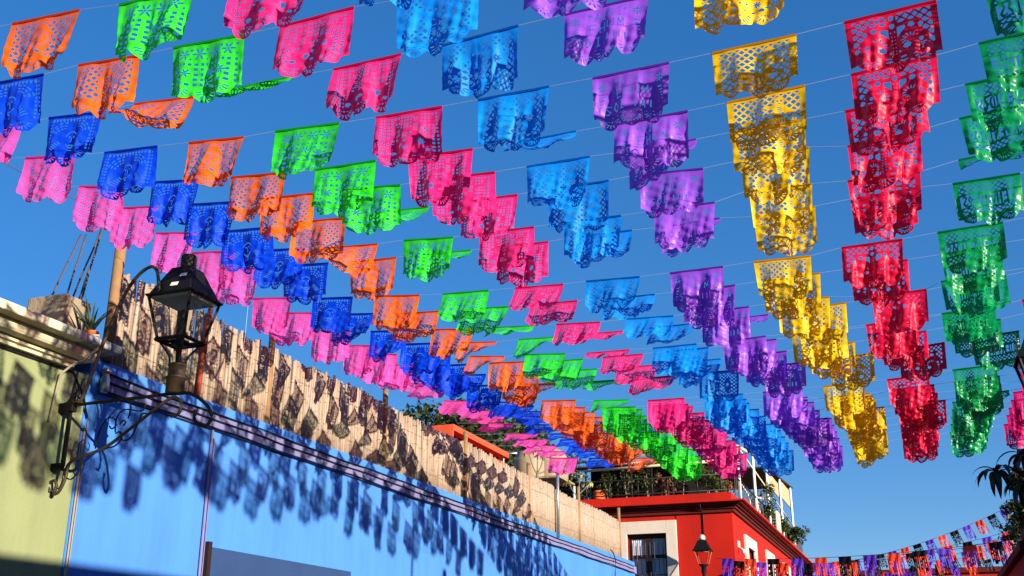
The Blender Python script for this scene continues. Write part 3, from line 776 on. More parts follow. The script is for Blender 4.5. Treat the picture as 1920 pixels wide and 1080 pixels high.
BASE = {}
def base_flag(c, hi):
    global BAR
    k = (c, hi)
    if k not in BASE:
        BAR = 0.0 if hi else 0.025           # far flags: slightly stouter bars, so the coarser mesh keeps them whole
        uv, fs = marching('M' if c == 'K' else c, *((92, 76) if hi else (62, 50)))
        me = bpy.data.meshes.new('papel_picado_flag')
        me.from_pydata([(u, 0, -b) for u, b in uv], [], fs)
        me.polygons.foreach_set('use_smooth', [True] * len(fs))
        me.materials.append(FILM[c])
        BASE[k] = (me, uv)
    return BASE[k]

def deform(uv, sp, rg):
    """swing, curl, twist and pleat the flat sheet: returns local x, y, z with the top edge on the string"""
    u = uv[:, 0] / 0.225; b = np.maximum(uv[:, 1], 0); t = b / FH
    m = (u + 1) / 2
    sm = m * m * (3 - 2 * m)
    phi = np.radians(sp['pl'] + (sp['pr'] - sp['pl']) * sm)
    cur = np.radians(sp['cl'] + (sp['cr'] - sp['cl']) * sm)
    # integrate along the length of the sheet
    n = 12
    y = np.zeros_like(b); z = np.zeros_like(b)
    for k in range(n):
        th = phi * np.minimum(1, (k + .5) / n * t * 3 + .35) + cur * (t * (k + .5) / n) ** 1.3
        y += np.sin(th) * b / n; z -= np.cos(th) * b / n
    th = phi + cur * t ** 1.3
    ny, nz = np.cos(th), np.sin(th)
    A = sp['A'] * np.minimum(1, t * 1.6) ** 0.85
    w = np.sin(math.pi * sp['k'] * (u + sp['sk'] * t) + sp['ph'])
    w = np.sign(w) * np.abs(w) ** 0.75 + 0.32 * np.sin(math.pi * sp['k'] * 1.9 * (u - .2 * t) + sp['ph2']) + 0.13 * np.sin(math.pi * sp['k'] * 3.7 * u + 2 * sp['ph2'] + 3 * t)
    d = A * w
    y = y + d * ny; z = z + d * nz * 0.6
    x = uv[:, 0] * (1 - sp['pin'] * t) + sp['sh'] * b + 0.25 * A * np.cos(math.pi * sp['k'] * 2 * u + sp['ph'])
    # crumple
    y = y + 0.004 * np.sin(23 * u + 9 * t + sp['ph']) * t + 0.004 * np.sin(31 * t - 11 * u + sp['ph2']) * t
    return np.stack([x, y, z], 1) * SC
ROWS = [  # flag ends solved from image pixels, then scaled about the camera
(4.01,((-6.02,3.65,-5.52,3.61),(-5.29,3.58,-4.79,3.54),(-4.54,3.53,-4.05,3.51),(-3.78,3.48,-3.29,3.46),(-3.05,3.46,-2.55,3.45),(-2.29,3.45,-1.79,3.45),(-1.52,3.45,-1.02,3.46),(-0.77,3.47,-0.27,3.49),(0.01,3.51,0.51,3.54),(0.77,3.56,1.27,3.60),(1.54,3.62,2.04,3.67))),
(4.63,((-6.12,3.72,-5.62,3.67),(-5.39,3.64,-4.89,3.62),(-4.62,3.63,-4.15,3.60),(-3.90,3.60,-3.39,3.58),(-3.15,3.58,-2.66,3.60),(-2.39,3.58,-1.89,3.60),(-1.63,3.61,-1.12,3.63),(-0.87,3.64,-0.37,3.67),(-0.09,3.68,0.41,3.73),(0.67,3.75,1.17,3.81),(1.44,3.83,1.94,3.90))),
(5.13,((-6.04,3.67,-5.54,3.63),(-5.31,3.64,-4.85,3.60),(-4.59,3.61,-4.10,3.57),(-3.83,3.57,-3.36,3.57),(-3.07,3.56,-2.60,3.57),(-2.33,3.57,-1.84,3.60),(-1.56,3.61,-1.06,3.62),(-0.80,3.64,-0.30,3.67),(-0.03,3.70,0.47,3.73),(0.73,3.76,1.24,3.81),(1.50,3.84,2.00,3.91))),
(5.71,((-6.08,3.74,-5.59,3.68),(-5.32,3.65,-4.84,3.62),(-4.57,3.60,-4.10,3.56),(-3.85,3.56,-3.34,3.53),(-3.07,3.52,-2.58,3.51),(-2.33,3.51,-1.84,3.51),(-1.56,3.51,-1.07,3.52),(-0.81,3.53,-0.31,3.55),(-0.04,3.57,0.47,3.60),(0.72,3.61,1.22,3.65),(1.49,3.67,1.99,3.72))),
(6.27,((-6.05,3.74,-5.60,3.67),(-5.33,3.66,-4.88,3.61),(-4.59,3.58,-4.11,3.54),(-3.85,3.52,-3.35,3.51),(-3.09,3.49,-2.59,3.47),(-2.28,3.46,-1.83,3.47),(-1.57,3.47,-1.07,3.48),(-0.82,3.49,-0.32,3.52),(-0.04,3.54,0.47,3.57),(0.71,3.60,1.21,3.63),(1.49,3.63,1.99,3.68))),
(6.80,((-6.13,3.78,-5.68,3.73),(-5.40,3.70,-4.90,3.65),(-4.67,3.64,-4.17,3.61),(-3.91,3.60,-3.41,3.56),(-3.13,3.56,-2.63,3.54),(-2.38,3.54,-1.89,3.54),(-1.61,3.53,-1.11,3.54),(-0.87,3.55,-0.37,3.56),(-0.11,3.57,0.40,3.60),(0.65,3.62,1.15,3.65),(1.44,3.67,1.94,3.72))),
(7.36,((-6.14,3.77,-5.69,3.71),(-5.41,3.68,-4.91,3.65),(-4.70,3.66,-4.20,3.63),(-3.92,3.63,-3.42,3.61),(-3.15,3.61,-2.65,3.60),(-2.40,3.60,-1.90,3.60),(-1.66,3.61,-1.17,3.58),(-0.89,3.60,-0.39,3.62),(-0.13,3.58,0.37,3.62),(0.63,3.66,1.14,3.70),(1.41,3.74,1.91,3.78))),
(7.96,((-6.19,3.81,-5.69,3.76),(-5.44,3.73,-4.94,3.68),(-4.69,3.65,-4.19,3.62),(-3.94,3.62,-3.46,3.58),(-3.22,3.58,-2.72,3.57),(-2.46,3.57,-1.96,3.56),(-1.69,3.56,-1.19,3.56),(-0.92,3.62,-0.43,3.60),(-0.17,3.58,0.36,3.57),(0.63,3.62,1.14,3.65),(1.38,3.68,1.88,3.72))),
(8.41,((-6.22,3.81,-5.72,3.75),(-5.45,3.74,-4.95,3.70),(-4.72,3.68,-4.23,3.66),(-3.97,3.65,-3.47,3.63),(-3.24,3.63,-2.74,3.61),(-2.48,3.62,-1.98,3.61),(-1.73,3.60,-1.22,3.61),(-0.95,3.58,-0.45,3.60),(-0.17,3.62,0.33,3.64),(0.60,3.63,1.09,3.64),(1.36,3.70,1.86,3.74))),
(9.19,((-6.30,3.76,-5.82,3.71),(-5.57,3.67,-5.10,3.63),(-4.85,3.61,-4.35,3.56),(-4.10,3.54,-3.61,3.52),(-3.34,3.51,-2.85,3.49),(-2.63,3.49,-2.11,3.47),(-1.83,3.47,-1.34,3.47),(-1.07,3.48,-0.57,3.47),(-0.31,3.51,0.20,3.52),(0.48,3.54,1.00,3.56),(1.24,3.58,1.74,3.63))),
(9.61,((-6.29,3.73,-5.79,3.67),(-5.57,3.63,-5.06,3.58),(-4.82,3.55,-4.32,3.52),(-4.06,3.51,-3.56,3.48),(-3.33,3.47,-2.84,3.46),(-2.56,3.44,-2.06,3.43),(-1.80,3.43,-1.30,3.43),(-1.04,3.44,-0.53,3.45),(-0.27,3.46,0.23,3.48),(0.50,3.49,1.00,3.53),(1.27,3.54,1.77,3.58))),
(10.41,((-6.29,3.76,-5.79,3.71),(-5.53,3.67,-5.03,3.63),(-4.77,3.61,-4.27,3.56),(-4.05,3.55,-3.57,3.52),(-3.32,3.51,-2.83,3.48),(-2.56,3.48,-2.05,3.46),(-1.79,3.47,-1.29,3.47),(-1.01,3.48,-0.51,3.48),(-0.12,3.43,0.38,3.45),(0.51,3.51,1.01,3.54),(1.28,3.55,1.78,3.60))),
(10.95,((-6.17,3.72,-5.67,3.67),(-5.40,3.66,-4.90,3.62),(-4.65,3.60,-4.20,3.56),(-3.94,3.56,-3.46,3.54),(-3.22,3.54,-2.72,3.53),(-2.44,3.53,-1.94,3.53),(-1.66,3.53,-1.16,3.54),(-0.88,3.56,-0.38,3.58),(-0.13,3.58,0.37,3.62),(0.63,3.64,1.14,3.68),(1.40,3.71,1.90,3.76))),
(11.51,((-6.23,3.77,-5.73,3.72),(-5.51,3.67,-5.01,3.62),(-4.77,3.60,-4.31,3.55),(-4.06,3.55,-3.56,3.51),(-3.31,3.49,-2.79,3.48),(-2.53,3.47,-2.03,3.47),(-1.75,3.47,-1.27,3.48),(-1.00,3.47,-0.50,3.48),(-0.23,3.49,0.27,3.52),(0.53,3.53,1.04,3.56),(1.30,3.58,1.80,3.62))),
(12.00,((-6.21,3.76,-5.71,3.71),(-5.47,3.68,-4.96,3.65),(-4.71,3.64,-4.23,3.61),(-4.00,3.58,-3.49,3.57),(-3.25,3.57,-2.75,3.56),(-2.48,3.56,-1.98,3.56),(-1.71,3.57,-1.21,3.58),(-0.95,3.58,-0.45,3.61),(-0.18,3.62,0.32,3.65),(0.59,3.67,1.09,3.71),(1.36,3.74,1.86,3.78))),
(12.35,((-6.14,3.70,-5.64,3.64),(-5.38,3.63,-4.88,3.60),(-4.66,3.56,-4.16,3.53),(-3.92,3.55,-3.42,3.53),(-3.16,3.52,-2.66,3.51),(-2.40,3.51,-1.90,3.51),(-1.64,3.52,-1.14,3.53),(-0.88,3.54,-0.38,3.56),(-0.11,3.57,0.39,3.61),(0.66,3.63,1.16,3.66),(1.42,3.70,1.93,3.74))),
(12.54,((-5.97,3.60,-5.47,3.55),(-5.22,3.53,-4.72,3.49),(-4.50,3.48,-4.00,3.45),(-3.61,3.43,-3.11,3.42),(-3.04,3.41,-2.50,3.41),(-2.21,3.41,-1.73,3.41),(-1.46,3.42,-0.96,3.43),(-0.70,3.44,-0.20,3.46),(0.07,3.47,0.57,3.51),(0.83,3.53,1.34,3.56),(1.60,3.60,2.10,3.64))),
(13.86,((-6.13,3.71,-5.63,3.65),(-5.39,3.63,-4.89,3.58),(-4.65,3.58,-4.15,3.55),(-3.90,3.52,-3.39,3.49),(-3.15,3.46,-2.65,3.45),(-2.39,3.45,-1.88,3.44),(-1.63,3.44,-1.12,3.45),(-0.87,3.45,-0.37,3.46),(-0.10,3.47,0.40,3.49),(0.67,3.52,1.17,3.54),(1.44,3.56,1.94,3.61))),
(14.08,((-6.09,3.70,-5.59,3.64),(-5.34,3.61,-4.84,3.56),(-4.59,3.54,-4.08,3.49),(-3.85,3.47,-3.36,3.44),(-3.14,3.44,-2.64,3.42),(-2.37,3.43,-1.87,3.42),(-1.59,3.38,-1.09,3.38),(-0.79,3.32,-0.29,3.33),(-0.06,3.39,0.45,3.41),(0.71,3.42,1.21,3.45),(1.48,3.46,1.98,3.51))),
(14.55,((-6.10,3.72,-5.60,3.66),(-5.36,3.64,-4.86,3.60),(-4.59,3.56,-4.08,3.53),(-3.88,3.53,-3.38,3.51),(-3.16,3.52,-2.66,3.49),(-2.40,3.48,-1.90,3.48),(-1.55,3.42,-1.05,3.42),(-0.83,3.47,-0.33,3.48),(-0.07,3.49,0.43,3.52),(0.70,3.53,1.20,3.56),(1.47,3.58,1.97,3.63))),
(14.75,((-6.03,3.68,-5.53,3.63),(-5.29,3.61,-4.79,3.56),(-4.52,3.54,-4.02,3.49),(-3.87,3.49,-3.37,3.46),(-3.05,3.46,-2.55,3.44),(-2.30,3.44,-1.80,3.43),(-1.50,3.35,-1.00,3.35),(-0.77,3.42,-0.27,3.43),(0.00,3.44,0.50,3.46),(0.77,3.47,1.27,3.51),(1.54,3.53,2.04,3.57))),
(14.90,((-5.94,3.58,-5.44,3.53),(-5.20,3.51,-4.70,3.46),(-4.46,3.44,-3.96,3.41),(-3.72,3.39,-3.22,3.37),(-2.97,3.38,-2.47,3.36),(-2.23,3.36,-1.73,3.36),(-1.40,3.26,-0.90,3.27),(-0.68,3.35,-0.18,3.36),(0.09,3.37,0.59,3.39),(0.86,3.42,1.36,3.45),(1.63,3.47,2.13,3.52))),
(15.34,((-5.71,3.49,-5.21,3.45),(-5.01,3.44,-4.51,3.41),(-4.31,3.39,-3.81,3.37),(-3.60,3.36,-3.09,3.35),(-2.87,3.34,-2.37,3.34),(-2.14,3.34,-1.64,3.34),(-1.39,3.35,-0.89,3.36),(-0.71,3.37,-0.21,3.39),(-0.01,3.41,0.49,3.44),(0.68,3.45,1.18,3.49),(1.44,3.52,1.94,3.56))),
(15.81,((-5.71,3.49,-5.21,3.45),(-5.01,3.44,-4.51,3.41),(-4.31,3.39,-3.81,3.37),(-3.60,3.36,-3.09,3.35),(-2.87,3.34,-2.37,3.34),(-2.14,3.34,-1.64,3.34),(-1.39,3.35,-0.89,3.36),(-0.71,3.37,-0.21,3.39),(-0.01,3.41,0.49,3.44),(0.68,3.45,1.18,3.49),(1.44,3.52,1.94,3.56))),
(16.29,((-5.71,3.49,-5.21,3.45),(-5.01,3.44,-4.51,3.41),(-4.31,3.39,-3.81,3.37),(-3.60,3.36,-3.09,3.35),(-2.87,3.34,-2.37,3.34),(-2.14,3.34,-1.64,3.34),(-1.39,3.35,-0.89,3.36),(-0.71,3.37,-0.21,3.39),(-0.01,3.41,0.49,3.44),(0.68,3.45,1.18,3.49),(1.44,3.52,1.94,3.56))),
(16.78,((-5.71,3.49,-5.21,3.45),(-5.01,3.44,-4.51,3.41),(-4.31,3.39,-3.81,3.37),(-3.60,3.36,-3.09,3.35),(-2.87,3.34,-2.37,3.34),(-2.14,3.34,-1.64,3.34),(-1.39,3.35,-0.89,3.36),(-0.71,3.37,-0.21,3.39),(-0.01,3.41,0.49,3.44),(0.68,3.45,1.18,3.49),(1.44,3.52,1.94,3.56))),
(17.41,((-5.71,3.49,-5.21,3.45),(-5.01,3.44,-4.51,3.41),(-4.31,3.39,-3.81,3.37),(-3.60,3.36,-3.09,3.35),(-2.87,3.34,-2.37,3.34),(-2.14,3.34,-1.64,3.34),(-1.39,3.35,-0.89,3.36),(-0.71,3.37,-0.21,3.39),(-0.01,3.41,0.49,3.44),(0.68,3.45,1.18,3.49),(1.44,3.52,1.94,3.56))),
]

COLS = 'PBOGMLVYRDK'
NAME = {'P': 'pink', 'B': 'dark blue', 'O': 'orange', 'G': 'bright green', 'M': 'hot pink', 'L': 'sky blue', 'V': 'purple', 'Y': 'yellow', 'R': 'red', 'D': 'dark green', 'K': 'crimson'}
MOTIF = {'P': 'square-grid', 'B': 'masked-face', 'O': 'diamond-lattice', 'G': 'square-hole', 'M': 'dancing-couple', 'L': 'lattice', 'V': 'lettered', 'Y': 'lattice', 'R': 'two-jar', 'D': 'lettered', 'K': 'square-grid'}
ORD = ['first', 'second', 'third', 'fourth', 'fifth', 'sixth', 'seventh', 'eighth', 'ninth', 'tenth', 'eleventh', 'twelfth', 'thirteenth', 'fourteenth', 'fifteenth', 'sixteenth', 'seventeenth', 'eighteenth', 'nineteenth', 'twentieth',
       'twenty-first', 'twenty-second', 'twenty-third', 'twenty-fourth', 'twenty-fifth', 'twenty-sixth', 'twenty-seventh', 'twenty-eighth', 'twenty-ninth', 'thirtieth']
# flags that the wind has swung or folded: (row letter, colour): (swing left, swing right, curl left, curl right)
F_L = (-128, -42, -70, -25); F_R = (-42, -128, -25, -70); F_B = (-104, -104, -120, -90)
WIND = {('c', 'O'): (-84, -30, -27, 6), ('c', 'G'): (-84, -67, -27, -24), ('e', 'L'): (-84, -56, -27, 0), ('g', 'G'): (-84, -52, -27, -12), ('f', 'V'): (-8, -46, -6, -27),
        ('h', 'O'): (-56, -16, -27, -6), ('h', 'D'): (-80, -84, -18, -27), ('i', 'G'): (-32, -84, -12, -27), ('i', 'V'): (-16, -56, -18, -27), ('i', 'L'): (-20, -32, -12, -18),
        ('j', 'M'): (-40, -36, -3, -8), ('j', 'L'): (-19, -27, -6, -12), ('j', 'G'): (-27, -24, -6, -8), ('j', 'O'): (-8, -6, 0, 0),
        ('k', 'M'): (-38, -40, -12, -6), ('k', 'L'): (-36, -41, -12, -6), ('k', 'G'): (-30, -33, -3, -6), ('k', 'O'): (-14, -27, -18, -6), ('k', 'B'): (-8, -28, 0, -12),
        ('l', 'M'): (-38, -41, -6, -12), ('l', 'L'): (-43, -44, -6, -6), ('l', 'G'): (-59, -84, -18, -27), ('l', 'O'): (-16, -27, 0, -6), ('l', 'B'): (-3, -35, 0, -6), ('l', 'D'): (-6, -14, -10, -18),
        ('m', 'M'): (-56, -78, -27, -24), ('m', 'L'): (-44, -49, -6, -12), ('m', 'G'): (-35, -84, -6, -27), ('m', 'O'): (-32, -83, -12, -27), ('m', 'V'): (-48, -76, -24, -24), ('m', 'D'): (-6, -14, -10, -18),
        ('n', 'M'): (-84, -84, -27, -27), ('n', 'L'): (-22, -19, -6, -6), ('n', 'G'): (-28, -32, -6, -12), ('n', 'O'): (-32, -76, -12, -27), ('n', 'D'): (-6, -14, -10, -18),
        ('o', 'M'): (-43, -44, -6, -6), ('o', 'G'): (-33, -33, -8, -6), ('o', 'L'): (-14, -19, 0, -6), ('o', 'D'): (-6, -14, -10, -18), ('o', 'P'): (-20, -16, -18, -6),
        ('p', 'M'): (-44, -49, -6, -6), ('p', 'G'): (-36, -40, -12, -12), ('p', 'P'): (-51, -48, -6, -6), ('p', 'B'): (-20, -40, -6, -12), ('p', 'L'): (-16, -48, -6, -12),
        ('q', 'M'): (-46, -57, -6, -6), ('q', 'G'): (-56, -84, -18, -27), ('q', 'O'): (-19, -68, -12, -27), ('q', 'P'): (-51, -54, -6, 0), ('q', 'B'): (-8, -24, 0, -12),
        ('r', 'G'): (-48, -84, -18, -27), ('r', 'P'): (-51, -52, -6, 6), ('r', 'B'): (-40, -52, -6, 0), ('r', 'O'): (-27, -19, -6, 0),
        ('s', 'P'): (-65, -65, -3, -8), ('s', 'B'): (-62, -65, -3, -7), ('s', 'O'): (-16, -24, -12, 0), ('t', 'P'): (-61, -70, 0, -7), ('t', 'B'): (-69, -70, 0, -6), ('u', 'P'): (-68, -62, 3, -6), ('u', 'B'): (-65, -62, 3, -5),
        ('v', 'P'): (-64, -67, 6, -5), ('v', 'B'): (-61, -67, 6, -4), ('w', 'P'): (-60, -72, -8, -4), ('w', 'B'): (-68, -72, -8, -3), ('x', 'P'): (-67, -64, -5, -3), ('x', 'B'): (-64, -64, -5, -2), ('y', 'P'): (-63, -69, -2, -2), ('y', 'B'): (-60, -69, -2, -1),
        ('z', 'P'): (-70, -74, 1, -1), ('z', 'B'): (-67, -74, 1, 0), ('{', 'P'): (-40, -35, 0, 0), ('{', 'B'): (-60, -60, 0, 0), ('z', 'O'): (-40, -64, 0, -24), ('{', 'O'): (-40, -56, 0, -18), ('y', 'O'): (-24, -48, 0, -18)}
DROP = set()

fwd = Vector((-math.sin(R(20.147)) * math.cos(R(19.744)), math.cos(R(20.147)) * math.cos(R(19.744)), math.sin(R(19.744))))
rgt = Vector((math.cos(R(20.147)), math.sin(R(20.147)), 0)); upv = rgt.cross(fwd)
def in_frame(p, m=0.0):
    p = Vector(p); d = p.dot(fwd)
    if d < 0.2: return False
    return abs(p.dot(rgt) / d * 2020.1) < 960 + m and abs(p.dot(upv) / d * 2020.1) < 540 + m

hem_mesh = MB().box(-0.5, 0.5, -0.004, 0.004, -0.011, 0.005)
HEM = {}
def hem_of(c):
    if c not in HEM: HEM[c] = hem_mesh.mesh('hem', FILM_HEM[c])
    return HEM[c]
FILM_HEM = {c: film('hem_film_' + NAME[c].replace(' ', '_'), tuple(v * 0.55 for v in FILM_COL) + (1,), see=0.02) for c, FILM_COL in
            {'P': lin(255, 60, 160)[:3], 'B': lin(8, 50, 200)[:3], 'O': lin(250, 70, 20)[:3], 'G': lin(30, 200, 34)[:3], 'M': lin(250, 20, 90)[:3], 'L': lin(14, 110, 220)[:3], 'V': lin(120, 50, 200)[:3], 'Y': lin(250, 170, 8)[:3], 'R': lin(230, 14, 60)[:3], 'D': lin(8, 140, 70)[:3], 'K': lin(220, 14, 90)[:3]}.items()}

NEAR = [(2.25, None), (2.85, None), (3.42, None)]  # nearer rows, mostly unseen, added so their shadows fall on the green wall
rows = []
for (y, _) in NEAR:
    rows.append((y, tuple((a, b + 0.02, c_, d + 0.02) for (a, b, c_, d) in ROWS[0][1]), '-'))
for i, (y, fl) in enumerate(ROWS):
    rows.append((y, fl, chr(ord('a') + i)))

frnd = random.Random(21)
count = {c: 0 for c in COLS}
hidden = 0; vis_row = 0
for (Y, fl, key) in rows:
    tops = []
    any_vis = False
    for c, (xl, za, xr, zb) in zip(COLS, fl):
        sp = dict(pl=frnd.gauss((1 if Y > 8.5 else -6) if c in 'VYRDK' else -3, 3), pr=0, cl=frnd.gauss(0, 6), cr=frnd.gauss(0, 6), A=frnd.uniform(.02, .032), k=frnd.uniform(1.25, 2.1), sk=frnd.uniform(-.15, .15), ph=frnd.uniform(0, 6.28), ph2=frnd.uniform(0, 6.28), pin=frnd.uniform(.03, .09), sh=frnd.uniform(-.05, .02))
        sp['pr'] = sp['pl'] + frnd.gauss(0, 4)
        folded = ''
        if (key, c) in WIND:
            sp['pl'], sp['pr'], sp['cl'], sp['cr'] = WIND[(key, c)]
            lim = -(90 - math.degrees(math.atan2((za + zb) / 2 - .1, math.hypot(xl, Y)))) + 9
            mx = max(abs(sp['pl']), abs(sp['pr']))
            folded = ' folded by wind' if mx > 95 else (' blown outward' if mx > 40 else '')
            for s_ in 'lr':
                sp['p' + s_] = max(sp['p' + s_], lim); sp['c' + s_] = max(sp['c' + s_], min(0, lim - 14 - sp['p' + s_]))
            sp['A'] *= 0.8
        elif frnd.random() < 0.08 and key >= 'r':
            sp['pr'] -= frnd.uniform(20, 60); sp['cr'] -= 30
        if Y > 12.8 and c in 'YRD': sp['pl'] += 3; sp['A'] *= 1.1
        xm, zm = (xl + xr) / 2, (za + zb) / 2
        dz = 0.4 * math.cos(R(sp['pl']))
        vis = any(in_frame((x, Y, z), 6) for x in (xl, xm, xr) for z in (zm, zm - dz * .5, zm - dz))
        tops += [(xl, Y, za), (xm, Y, zm - 0.004), (xr, Y, zb)]
        if not vis and (Y > 5.6 or c in 'PBO'): continue
        any_vis |= vis
        base, uv = base_flag(c, Y < 9.0 and vis)
        me = base.copy()
        co = deform(uv, sp, frnd)
        ang = math.atan2(zb - za, xr - xl); ln = math.hypot(zb - za, xr - xl) / (FW * SC)
        xx = co[:, 0] * ln
        co2 = np.stack([xx * math.cos(ang), co[:, 1], co[:, 2] + xx * math.sin(ang)], 1)
        me.vertices.foreach_set('co', co2.astype(np.float32).ravel()); me.update()
        o = bpy.data.objects.new('papel_picado_flag', me); o.location = (xm, Y, zm + EYE); link(o)
        h = bpy.data.objects.new('hem', hem_of(c)); link(h, o); h.scale = (ln * FW * SC * (0.99 if not folded else 0.97), 1, 1); h.rotation_euler = (0, -ang, 0)
        if vis:
            lab = '%s %s flag%s, %s from the top in the %s line' % (NAME[c], MOTIF[c], folded, ORD[count[c]], NAME[c]); count[c] += 1
        else:
            hidden += 1; lab = '%s cut-out flag overhead, outside the frame, on string %s' % (NAME[c], ORD[rows.index((Y, fl, key))])
        tag(o, lab, 'flag', 'cut-out flags strung across the street')
    # the string of this row, from the left guy wire to the right one
    zL = tops[0][2] + 0.02; zR = tops[-1][2] + 0.03
    pts = [(-6.36, Y, zL + 0.015)] + tops + [(2.42, Y, zR + 0.07)]
    o = MB().tube(pts, 0.0019, 4).build('flag_string', M['wire'])
    if any_vis:
        lab = 'thin pale string holding the %s row of flags counting from the camera' % ORD[vis_row]; vis_row += 1
    else:
        lab = 'thin pale flag string overhead, outside the frame, %s nearest the camera' % ORD[rows.index((Y, fl, key))]
    tag(o, lab, 'string', 'strings across the street')
# lengthwise wires that the strings are tied to
ends = [(-6.36, Y, fl[0][1] + 0.035) for (Y, fl, k) in rows]
o = MB().tube([(-6.36, -2, 3.8)] + ends + [(-6.40, 18.43, 3.6)], 0.0035, 5).build('guy_wire', M['rebar']); tag(o, 'thin wire along the left ends of the flag strings', 'wire')
o = MB().tube([(2.42, -2, 3.9)] + [(2.42, Y, fl[-1][3] + 0.1) for (Y, fl, k) in rows] + [(2.42, 18.5, 3.8)], 0.0035, 5).build('guy_wire', M['rebar']); tag(o, 'thin wire along the right ends of the flag strings', 'wire')
for y in (2.0, 9.5, 18.5):
    o = MB().tube([(2.42, y, 2.84), (2.42, y, 4.0)], 0.03, 8).build('wire_post', M['pole_wood']); tag(o, 'wooden post on the right roof, %s one' % {2.0: 'nearest', 9.5: 'middle', 18.5: 'farthest'}[y], 'post', 'posts on the right roof')
for k, (y, z0) in enumerate(((10.62, 3.7), (12.05, 3.65), (9.2, 3.7))):
    o = MB().tube([(-6.36, y, z0), (-6.37, y + .01, 3.4), (-6.40, y + 0.02, 2.62)], 0.0022, 4).build('tie_cord', M['wire'])
    tag(o, 'pale cord tying the flag wire down to the wall, %s of three' % ORD[k], 'cord')

# ================================================================== RED BUILDING AT THE CORNER
XC, YF = -5.07, 33.0                       # street corner of the building
rbld = thing('red_building', 'red corner building with white window surrounds and roof terrace', 'building', base=(XC, YF, GZ))
# front wall with a window opening
wx0, wx1, wz0, wz1 = -8.32, -7.10, 1.3, 4.06
part(MB().box(-15, wx0, YF, YF + .4, GZ, 4.62).box(wx1, XC - .401, YF, YF + .4, GZ, 4.62).box(wx0, wx1, YF, YF + .4, wz1, 4.62).box(wx0, wx1, YF, YF + .4, GZ, wz0), 'front_wall', M['redwall'], rbld)
sw = MB()
sidew = [(35.05, 37.5, 2.2, 4.18), (40.0, 42.2, 2.2, 4.2), (45.0, 47.2, 2.2, 4.2), (50, 52, 2.2, 4.2)]
y0 = YF
for (a, b, z0, z1) in sidew:
    a2, b2 = a + .45, b - .45
    sw.box(XC - .4, XC, y0, a2, GZ, 4.62).box(XC - .4, XC, a2, b2, z1 - .35, 4.62).box(XC - .4, XC, a2, b2, GZ, z0)
    y0 = b2
sw.box(XC - .4, XC, y0, 56, GZ, 4.62)
part(sw, 'side_wall', M['redwall'], rbld)
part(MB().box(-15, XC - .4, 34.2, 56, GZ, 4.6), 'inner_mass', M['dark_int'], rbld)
# cornice running round the corner
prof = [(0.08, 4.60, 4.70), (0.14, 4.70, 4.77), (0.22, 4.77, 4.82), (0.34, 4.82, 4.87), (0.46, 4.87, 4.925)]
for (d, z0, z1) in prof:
    part(MB().box(-15, XC + d, YF - d, 57, z0, z1), 'cornice_step', M['trim_shade_red'] if z1 < 4.9 else M['redwall'], rbld, 0.01)  # lower steps coloured dark as the ledge's shadow
part(MB().box(-15, XC + .02, YF - .02, YF + .3, 4.925, 5.20).box(XC - .3, XC + .02, YF + .3, YF + 1.6, 4.925, 5.20), 'parapet', M['redwall'], rbld, 0.012)
part(MB().box(-15, XC, YF + .3, 56, 4.925, 4.98), 'terrace_floor', M['concrete'], rbld)
def window(par, x0, x1, yv, z0, z1):
    w = part(MB().box(x0, x1, yv, yv + .02, z0, z1), 'window', M['glass'], par)
    xm = (x0 + x1) / 2
    f = MB().box(x0, x0 + .09, yv - .08, yv - .002, z0, z1).box(x1 - .09, x1, yv - .08, yv - .002, z0, z1).box(x0 + .09, x1 - .09, yv - .08, yv - .002, z1 - .1, z1)
    f.box(xm - .08, xm + .08, yv - .085, yv - .003, z0, z1 - .1).box(x0 + .09, xm - .08, yv - .08, yv - .002, 3.36, 3.45).box(xm + .08, x1 - .09, yv - .08, yv - .002, 3.36, 3.45)
    part(f, 'frame', M['wood_dark'], w).location = (0, 0, 0)
    for (a, b) in ((x0 + .09, xm - .08), (xm + .08, x1 - .09)):
        c = MB(); n = 14; vs = []; fs = []
        for i in range(n + 1):
            x = a + (b - a) * i / n; yy = yv - .025 + (.018 if i % 2 else -.004) * (.5 + rnd.random() * .5)
            vs += [(x, yy, z0), (x, yy, z1 - .12)]
        for i in range(n): fs.append((2 * i, 2 * i + 2, 2 * i + 3, 2 * i + 1))
        part(c.add(vs, fs), 'curtain', M['curtain'], w).location = (0, 0, 0)
    g = MB()
    for i in range(1, 9):
        x = x0 + (x1 - x0) * i / 9
        g.tube([(x, yv - .18, z0), (x, yv - .18, z1 - .25)], .008, 4)
    g.tube([(x0, yv - .18, 2.85), (x1, yv - .18, 2.85)], .01, 4).tube([(x0, yv - .18, 2.3), (x1, yv - .18, 2.3)], .01, 4)
    for cx in (x0 + .35, x1 - .35):
        for q in range(4):
            g.tube([(cx + .07 * math.cos(q * 1.57 + t) * (1 - t / 9), yv - .18, 2.48 + .07 * math.sin(q * 1.57 + t) * (1 - t / 9)) for t in range(6)], .007, 4)
    part(g, 'grille', M['rail'], w).location = (0, 0, 0)
    return w
window(rbld, wx0, wx1, YF + .26, wz0, wz1)
